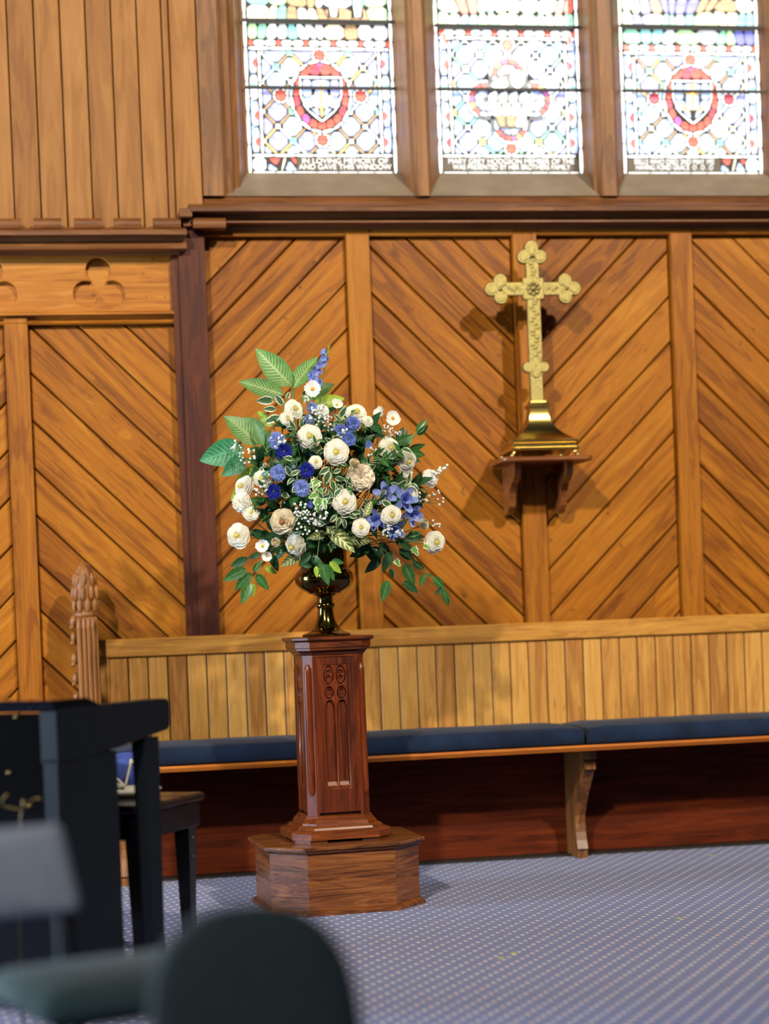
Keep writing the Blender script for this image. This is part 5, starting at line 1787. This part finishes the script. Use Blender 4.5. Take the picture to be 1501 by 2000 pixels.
def filler(kinds, label, n_things, group, cx, cy, rx, ry, o0, o1, lmin, lmax, nl=9, name='leaf_sprig'):
    for q in range(n_things):
        a = 2 * pi * (q + rnd.random()) / n_things * 2.4
        rr = sqrt((q + .5) / n_things)
        X, Y = cx + rx * rr * cos(a), cy + ry * rr * sin(a)
        depth = o0 + (o1 - o0) * sqrt(max(0, 1 - rr * rr * .8)) + rnd.uniform(-.02, .02)
        c = fp(X, Y, depth)
        root = empty(name, c, label, 'sprig', group)
        outw = (c - (MOUTH + Vector((0, 0, .12)))).normalized()
        tip = c + outw * .045
        b = MB(); b.tube(curve_pts(MOUTH + Vector((rnd.uniform(-.04, .04), rnd.uniform(-.03, .03), 0)), tip, n=6, mid=c - outw * .05), .0014, 5)
        b.build('stem', M_STEM, root, smooth=True)
        for k in range(nl):
            t = k / nl
            p = c + outw * (-.045 + .09 * t)
            dr = (outw * .5 + Vector((rnd.uniform(-1, 1), rnd.uniform(-1, .3), rnd.uniform(-.8, .8)))).normalized()
            L = rnd.uniform(lmin, lmax)
            inst('leaf', LM[kinds[rnd.randrange(len(kinds))], rnd.randrange(3)], root, m_leaf(p, p + dr * L, (TOCAM * .7 + outw * .5 + Vector((rnd.uniform(-.5, .5), 0, rnd.uniform(-.2, .6)))).normalized()))


filler(['dark', 'dark', 'ficus'], 'dark green leaf sprig filling the inside of the arrangement', 40, 'inner dark sprigs', 760, 830, 470, 370, -.05, .13, .045, .075, 12)
filler(['edge', 'edge', 'ficus'], 'cream edged leaf sprig tucked between the blooms', 26, 'inner cream edged sprigs', 770, 800, 440, 340, .04, .20, .026, .045, 9)


# gypsophila
def gyp(X, Y, off, D, n, label, seed):
    rn = random.Random(seed)
    c = fp(X, Y, off)
    root = empty('gypsophila_sprig', c, label, 'flower', 'gypsophila sprigs')
    R = D / 2.887 / 612 / 2
    b = MB(); st = MB()
    fork = c + (MOUTH - c).normalized() * R * 1.3
    st.tube(curve_pts(MOUTH, fork, n=5, mid=(MOUTH + fork) / 2 + Vector((0, -.02, .03))), .0010, 4)
    for i in range(n):
        v = Vector((rn.uniform(-1, 1), rn.uniform(-1, .5), rn.uniform(-1, 1)))
        while v.length > 1: v = Vector((rn.uniform(-1, 1), rn.uniform(-1, .5), rn.uniform(-1, 1)))
        p = c + v * R
        b.ball(p, rn.uniform(.0030, .0046), 6, 4)
        st.tube([fork, (fork + p) / 2 + Vector((0, 0, .003)), p], .0005, 3)
    o = b.build('blossoms', P_SNOW, root, smooth=True); o['kind'] = 'stuff'
    st.build('stem', M_STEM, root)


for i, a in enumerate([
    (700, 425, .13, 110, 20, 'gypsophila sprig under the white cosmos'),
    (775, 480, .15, 100, 18, 'gypsophila sprig beside the clustered mid blue cornflowers'),
    (690, 465, .16, 90, 14, 'gypsophila sprig just above the large round ranunculus'),
    (470, 580, .21, 90, 12, 'gypsophila sprig over the pale blue cornflower'),
    (300, 672, .12, 100, 16, 'gypsophila sprig beside the teal leaves'),
    (228, 612, .09, 66, 10, 'gypsophila sprig lying on the broad teal leaf'),
    (640, 1040, .26, 150, 34, 'fullest gypsophila sprig above the urn rim'),
    (590, 975, .26, 110, 18, 'gypsophila sprig between the open rose and the ivy'),
    (715, 975, .27, 90, 16, 'gypsophila sprig over the ivy leaves'),
    (1075, 530, .12, 90, 12, 'gypsophila sprig under the side cosmos pair'),
    (1130, 535, .09, 66, 10, 'gypsophila sprig nearest the upright dark sprig'),
    (1000, 640, .16, 80, 10, 'gypsophila sprig beside the small blue cornflower'),
    (375, 850, .19, 90, 14, 'gypsophila sprig below the small white ranunculus'),
    (1365, 905, .03, 100, 12, 'gypsophila sprig reaching outward below the larkspur'),
    (1280, 900, .08, 70, 9, 'gypsophila sprig beside the periwinkle petals'),
    (1080, 1085, .24, 70, 12, 'gypsophila sprig under the cream side ranunculus'),
    (1150, 1100, .20, 60, 8, 'gypsophila sprig by the shaded dark leaves'),
    (1355, 1055, .07, 60, 7, 'gypsophila sprig above the lowest side ranunculus'),
    (835, 545, .21, 70, 9, 'gypsophila sprig scattered over the clustered cornflowers'),
    (640, 345, .11, 60, 8, 'gypsophila sprig at the foot of the delphinium spike'),
]): gyp(*a, 100 + i)

# ------------------------------------------------------------------ piano
C0 = at(107, 1385, d=4.2); E0 = at(330, 1377, d=4.6)
e1 = Vector((E0.x - C0.x, E0.y - C0.y, 0)); PL = e1.length; e1.normalize()
e2 = Vector((-e1.y, e1.x, 0))
PT = 0.722
MP = Matrix(((e1.x, e2.x, 0, C0.x), (e1.y, e2.y, 0, C0.y), (0, 0, 1, 0), (0, 0, 0, 1)))
piano = empty('piano', C0.xyz * Vector((1, 1, 0)) if False else (C0.x, C0.y, 0), 'black upright piano standing end-on before the carved bench end', 'piano')
PWD = 1.28


def pbox(name, x0, x1, y0, y1, z0, z1, mat, bev=.003, parent=None):
    b = MB(); b.cbox(x0, x1, y0, y1, z0, z1, bev, MP)
    return b.build(name, mat, parent or piano)


for yy in (0.0, PWD - .04):
    pbox('side_panel', 0.0, PL * .50, yy, yy + .04, 0.0, .61, M_PIANO)
    b = MB()
    pr = [(0.0, .598), (PL * .5, .615), (PL * .97, .645), (PL * .995, .655), (PL, .668), (PL, PT - .012), (PL * .985, PT - .003), (PL * .95, PT), (0.0, PT)]
    b.loft([[(p[0], yy - .002, p[1]) for p in pr], [(p[0], yy + .045, p[1]) for p in pr]], MP)
    b.build('cheek', M_PIANO, piano)
    b = MB()
    b.loft([[(PL * .785, yy + .004, 0), (PL * .875, yy + .004, 0), (PL * .875, yy + .035, 0), (PL * .785, yy + .035, 0)], [(PL * .765, yy + .002, .63), (PL * .895, yy + .002, .63), (PL * .895, yy + .042, .63), (PL * .765, yy + .042, .63)]], MP)
    b.build('leg', M_PIANO, piano)
pbox('back_panel', .012, .035, .04, PWD - .04, .06, PT - .01, M_PIANO_L)
pbox('keybed', .05, PL * .95, .045, PWD - .045, .635, .668, M_PIANO_L)
pbox('keyboard', PL * .55, PL * .93, .05, PWD - .05, .668, .685, M_WHITECLOTH)
b = MB()
pr = [(.0, PT - .006), (PL * .42, PT - .006), (PL * .26, PT + .020), (-.012, PT + .020)]
b.loft([[(p[0], .0, p[1]) for p in pr], [(p[0], PWD, p[1]) for p in pr]], MP)
b.build('lid', M_PIANO_L, piano)
for (px_, py_) in ((41, 1400), (16, 1510), (72, 1572)):
    c = at(px_, py_, d=4.28)
    loc = MP.inverted() @ c
    b = MB(); b.ball(MP @ Vector((.0095, max(.06, loc.y), loc.z)), .006, 8, 6)
    b.build('screw_cap', M_BRASSPIN, piano, smooth=True)

# brass stand in front of the piano's back
stand = empty('brass_stand', at(40, 1900, d=3.9).xyz, 'thin curved brass stand between the piano and the chair with the daylit-coloured back', 'stand')
stand.location.z = 0
b = MB(); b.tube([(stand.location.x, stand.location.y, 0.0), at(35, 1700, d=3.9), at(41, 1600, d=3.9), at(44, 1575, d=3.9), at(45, 1560, d=3.9)], .0024, 8)
b.build('pole', M_BRASSPIN, stand, smooth=True)
b = MB(); b.tube([at(43, 1582, d=3.9), at(52, 1572, d=3.9), at(62, 1563, d=3.9), at(72, 1559, d=3.9), at(82, 1561, d=3.9)], .0022, 8)
b.build('curved_arm', M_BRASSPIN, stand, smooth=True)
b = MB(); b.tube([at(43, 1582, d=3.9), at(20, 1578, d=3.9), at(0, 1572, d=3.9), at(8, 1558, d=3.9), at(14, 1550, d=3.9)], .0022, 8)
b.build('curved_arm', M_BRASSPIN, stand, smooth=True)
b = MB(); b.lathe([(.07, 0.0), (.07, .006), (.012, .014), (.006, .03)], 20, (stand.location.x, stand.location.y, 0))
b.build('foot', M_BRASSPIN, stand, auto=40)

# ------------------------------------------------------------------ piano stool and what lies on it
SN = at(278, 1574, z=.45); SR = at(400, 1546, z=.45)
s1 = Vector((SR.x - SN.x, SR.y - SN.y, 0)); SL = s1.length; s1.normalize()
s2 = Vector((-s1.y, s1.x, 0))
MS = Matrix(((s1.x, s2.x, 0, SN.x), (s1.y, s2.y, 0, SN.y), (0, 0, 1, 0), (0, 0, 0, 1)))
SW = .44
stool = empty('piano_stool', (SN.x, SN.y, 0), 'low black piano stool with a quilted top behind the piano', 'stool')
b = MB(); b.cbox(.012, SL - .012, .012, SW - .012, .36, .428, .004, MS)
b.build('apron', M_STOOL, stool)
for i in range(3):
    b = MB(); b.cbox(.0 + SL * i / 3 + .001, SL * (i + 1) / 3 - .001, 0, SW, .428, .450, .006, MS)
    b.build('top_pad', M_STOOLPAD, stool)
for (lx, ly) in ((.02, .02), (SL - .065, .02), (.02, SW - .065), (SL - .065, SW - .065)):
    b = MB(); b.loft([[(lx + .012, ly + .012, 0), (lx + .036, ly + .012, 0), (lx + .036, ly + .036, 0), (lx + .012, ly + .036, 0)], [(lx, ly, .365), (lx + .045, ly, .365), (lx + .045, ly + .045, .365), (lx, ly + .045, .365)]], MS)
    lg = b.build('leg', M_STOOL, stool)
    for zz in (.33, .28):
        b = MB(); b.ball(MS @ Vector((lx + .022, ly + .001, zz)), .004, 8, 6)
        b.build('bolt', M_SCREW, lg, smooth=True)
bc = at(236, 1556, z=.45)
bag = empty('cloth_bundle', (bc.x, bc.y, .45), 'blue cloth bundle with white cords and pale base on the stool', 'bag')
b = MB(); b.ball((bc.x + .02, bc.y, .468), .09, 16, 10, 1.0, .8, .21)
b.build('pale_base', M_WHITECLOTH, bag, smooth=True)
b = MB(); b.ball((bc.x + .02, bc.y + .01, .515), .088, 18, 12, 1.0, .8, .60)
b.build('blue_body', M_BLUECLOTH, bag, smooth=True)
for (p, q, r_) in (((-.055, -.02, .535), (-.02, -.07, .52), (.01, -.072, .482)), ((-.06, -.03, .500), (-.03, -.07, .500), (.01, -.072, .482)), ((.03, -.05, .552), (.022, -.068, .525), (.01, -.072, .482)), ((.025, -.055, .548), (.05, -.055, .54), (.075, -.04, .525))):
    b = MB(); b.tube(curve_pts(Vector((bc.x, bc.y, 0)) + Vector(p), Vector((bc.x, bc.y, 0)) + Vector(r_), n=8, mid=Vector((bc.x, bc.y, 0)) + Vector(q) * 1.0), .0035, 6)
    b.build('cord', M_WHITECLOTH, bag, smooth=True)


# ------------------------------------------------------------------ chairs in the foreground
def pad(prof_pts, t, M, name, mat, parent, puff=.012):
    """upholstered pad: outline in local x,z ; thickness t along local y with puffed faces"""
    cx = sum(p[0] for p in prof_pts) / len(prof_pts); cz = sum(p[1] for p in prof_pts) / len(prof_pts)

    def ring(k, y): return [(cx + (p[0] - cx) * k, y, cz + (p[1] - cz) * k) for p in prof_pts]
    b = MB()
    b.loft([ring(.30, t + puff), ring(.70, t + puff * .8), ring(.92, t + puff * .2), ring(.985, t - .004), ring(1.0, t * .5), ring(.985, .004), ring(.92, -puff * .2), ring(.70, -puff * .8), ring(.30, -puff)], M)
    return b.build(name, mat, parent, smooth=True)


def rrect(x0, x1, z0, z1, r, n=5, r_bot=None):
    pts = []
    rb = r if r_bot is None else r_bot
    for (cx, cz, a0, rr) in ((x1 - rb, z0 + rb, -pi / 2, rb), (x1 - r, z1 - r, 0, r), (x0 + r, z1 - r, pi / 2, r), (x0 + rb, z0 + rb, pi, rb)):
        for i in range(n + 1):
            a = a0 + pi / 2 * i / n
            pts.append((cx + rr * cos(a), cz + rr * sin(a)))
    return pts


# chair with its back coloured as daylit: seat corner toward the camera
NA = at(85, 1950, z=.45)
ca = radians(20)
MC = Matrix.Translation((NA.x, NA.y, 0)) @ Matrix.Rotation(ca, 4, 'Z')
chairA = empty('chair', (NA.x, NA.y, 0), 'upholstered chair with dark green seat, same fabric back coloured as daylit, before the piano', 'chair')
b = MB()
SWD, SDP = .40, .25


def rr_ring(i, z, r=.025):
    return [(p[0], p[1], z) for p in rrect(i, SWD - i, i, SDP - i, r)]


b.loft([rr_ring(.012, .412), rr_ring(.001, .418), rr_ring(0, .428), rr_ring(.002, .440), rr_ring(.012, .448), rr_ring(.05, .452), rr_ring(.1, .453)], MC)
b.build('seat', M_SEAT, chairA, smooth=True)
bk = MC @ Matrix.Translation((.155, SDP + .035, 0)) @ Matrix.Rotation(radians(-8), 4, 'X')
# back pad: local x to the left of its right edge
Br = at(150, 1778, d=2.58)
MBk = Matrix.Translation((Br.x, Br.y, 0)) @ Matrix.Rotation(radians(14), 4, 'Z')
zlo, zhi = Br.z, at(128, 1602, d=2.62).z
b = MB()
outl = rrect(-.40, .012, zlo - .002, zhi, .012)
outl = [(p[0] - .022 * (p[1] - zlo) / (zhi - zlo), p[1]) for p in outl]
MBk2 = MBk @ Matrix.Translation((0, 0, zlo)) @ Matrix.Rotation(radians(-6), 4, 'X') @ Matrix.Translation((0, 0, -zlo))
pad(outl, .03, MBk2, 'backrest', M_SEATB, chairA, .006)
for (lx, ly) in ((.03, .03), (SWD - .03, .03)):
    p0 = MC @ Vector((lx, ly, 0)); p1 = MC @ Vector((lx, ly, .415))
    b = MB(); b.tube([p0, p1], .010, 8); b.build('leg', M_TUBE, chairA, smooth=True)
for lx in (-.012, -.36):
    top = MBk2 @ Vector((lx - .005, .016, zlo + .02))
    b = MB(); b.tube([(top.x + .03, top.y - .02, 0), (top.x + .015, top.y - .03, .42), (top.x, top.y, top.z), (top.x - .005, top.y + .004, top.z + .06)], .008, 8)
    b.build('leg', M_TUBE, chairA, smooth=True)
b = MB(); b.tube([MC @ Vector((.03, .03, .405)), MC @ Vector((SWD - .03, .03, .405)), MC @ Vector((SWD - .03, SDP - .02, .405)), MC @ Vector((.03, SDP - .02, .405)), MC @ Vector((.03, .03, .405))], .008, 6)
b.build('seat_frame', M_TUBE, chairA)

# chair with rounded back, nearest the camera
TB = at(515, 1768, d=2.06)
MB_ = Matrix.Translation((TB.x, TB.y, 0)) @ Matrix.Rotation(radians(-9), 4, 'Z') @ Matrix.Rotation(radians(-2.2), 4, 'Y')
chairB = empty('chair', (TB.x, TB.y, 0), 'chair with rounded charcoal back nearest the camera', 'chair')
pts = []
for i in range(40):
    a = 2 * pi * i / 40
    c, s = cos(a), sin(a)
    n = 2.55
    r = (abs(c) ** n + abs(s) ** n) ** (-1 / n)
    pts.append((.121 * r * c * (1.0 if s > 0 else 1.02), TB.z - .155 + .155 * r * s))
pad(pts, .04, MB_, 'backrest', M_ROUND, chairB, .014)
b = MB()
SB = .36
b.loft([[(p[0], p[1], z) for p in rrect(-.17 + i, .17 - i, -.30 + i, .03 - i, .03)] for (i, z) in ((.012, .275), (0, .285), (0, .305), (.01, .315), (.05, .319))], MB_)
b.build('seat', M_ROUND, chairB, smooth=True)
for (lx, ly) in ((-.14, -.27), (.14, -.27), (-.14, .0), (.14, .0)):
    b = MB(); b.tube([MB_ @ Vector((lx, ly, .0)), MB_ @ Vector((lx, ly, .28))], .010, 8)
    b.build('leg', M_TUBE, chairB, smooth=True)
for lx in (-.06, .06):
    b = MB(); b.tube([MB_ @ Vector((lx, .02, .29)), MB_ @ Vector((lx, .035, .36)), MB_ @ Vector((lx, .03, .45))], .007, 8)
    b.build('back_stay', M_TUBE, chairB, smooth=True)

# leaf scraps on the carpet
for (px_, py_, lab) in ((1325, 1793, 'yellow green leaf scrap on the carpet below the oak bracket'), (978, 1871, 'yellow green leaf scrap on the open carpet nearest the camera'), (1003, 1862, 'pale leaf scrap beside the nearest yellow green scrap'), (1389, 1671, 'pale leaf scrap on the carpet near the under-bench board')):
    c = at(px_, py_, z=.002)
    b = MB(); b.grid([[(c.x - .008, c.y, .0008), (c.x - .008, c.y + .002, .0025)], [(c.x, c.y - .003, .001), (c.x, c.y + .003, .004)], [(c.x + .008, c.y, .0008), (c.x + .008, c.y + .002, .0025)]])
    tag(b.build('leaf_scrap', M_SCRAP), lab, 'leaf', 'leaf scraps on the carpet')
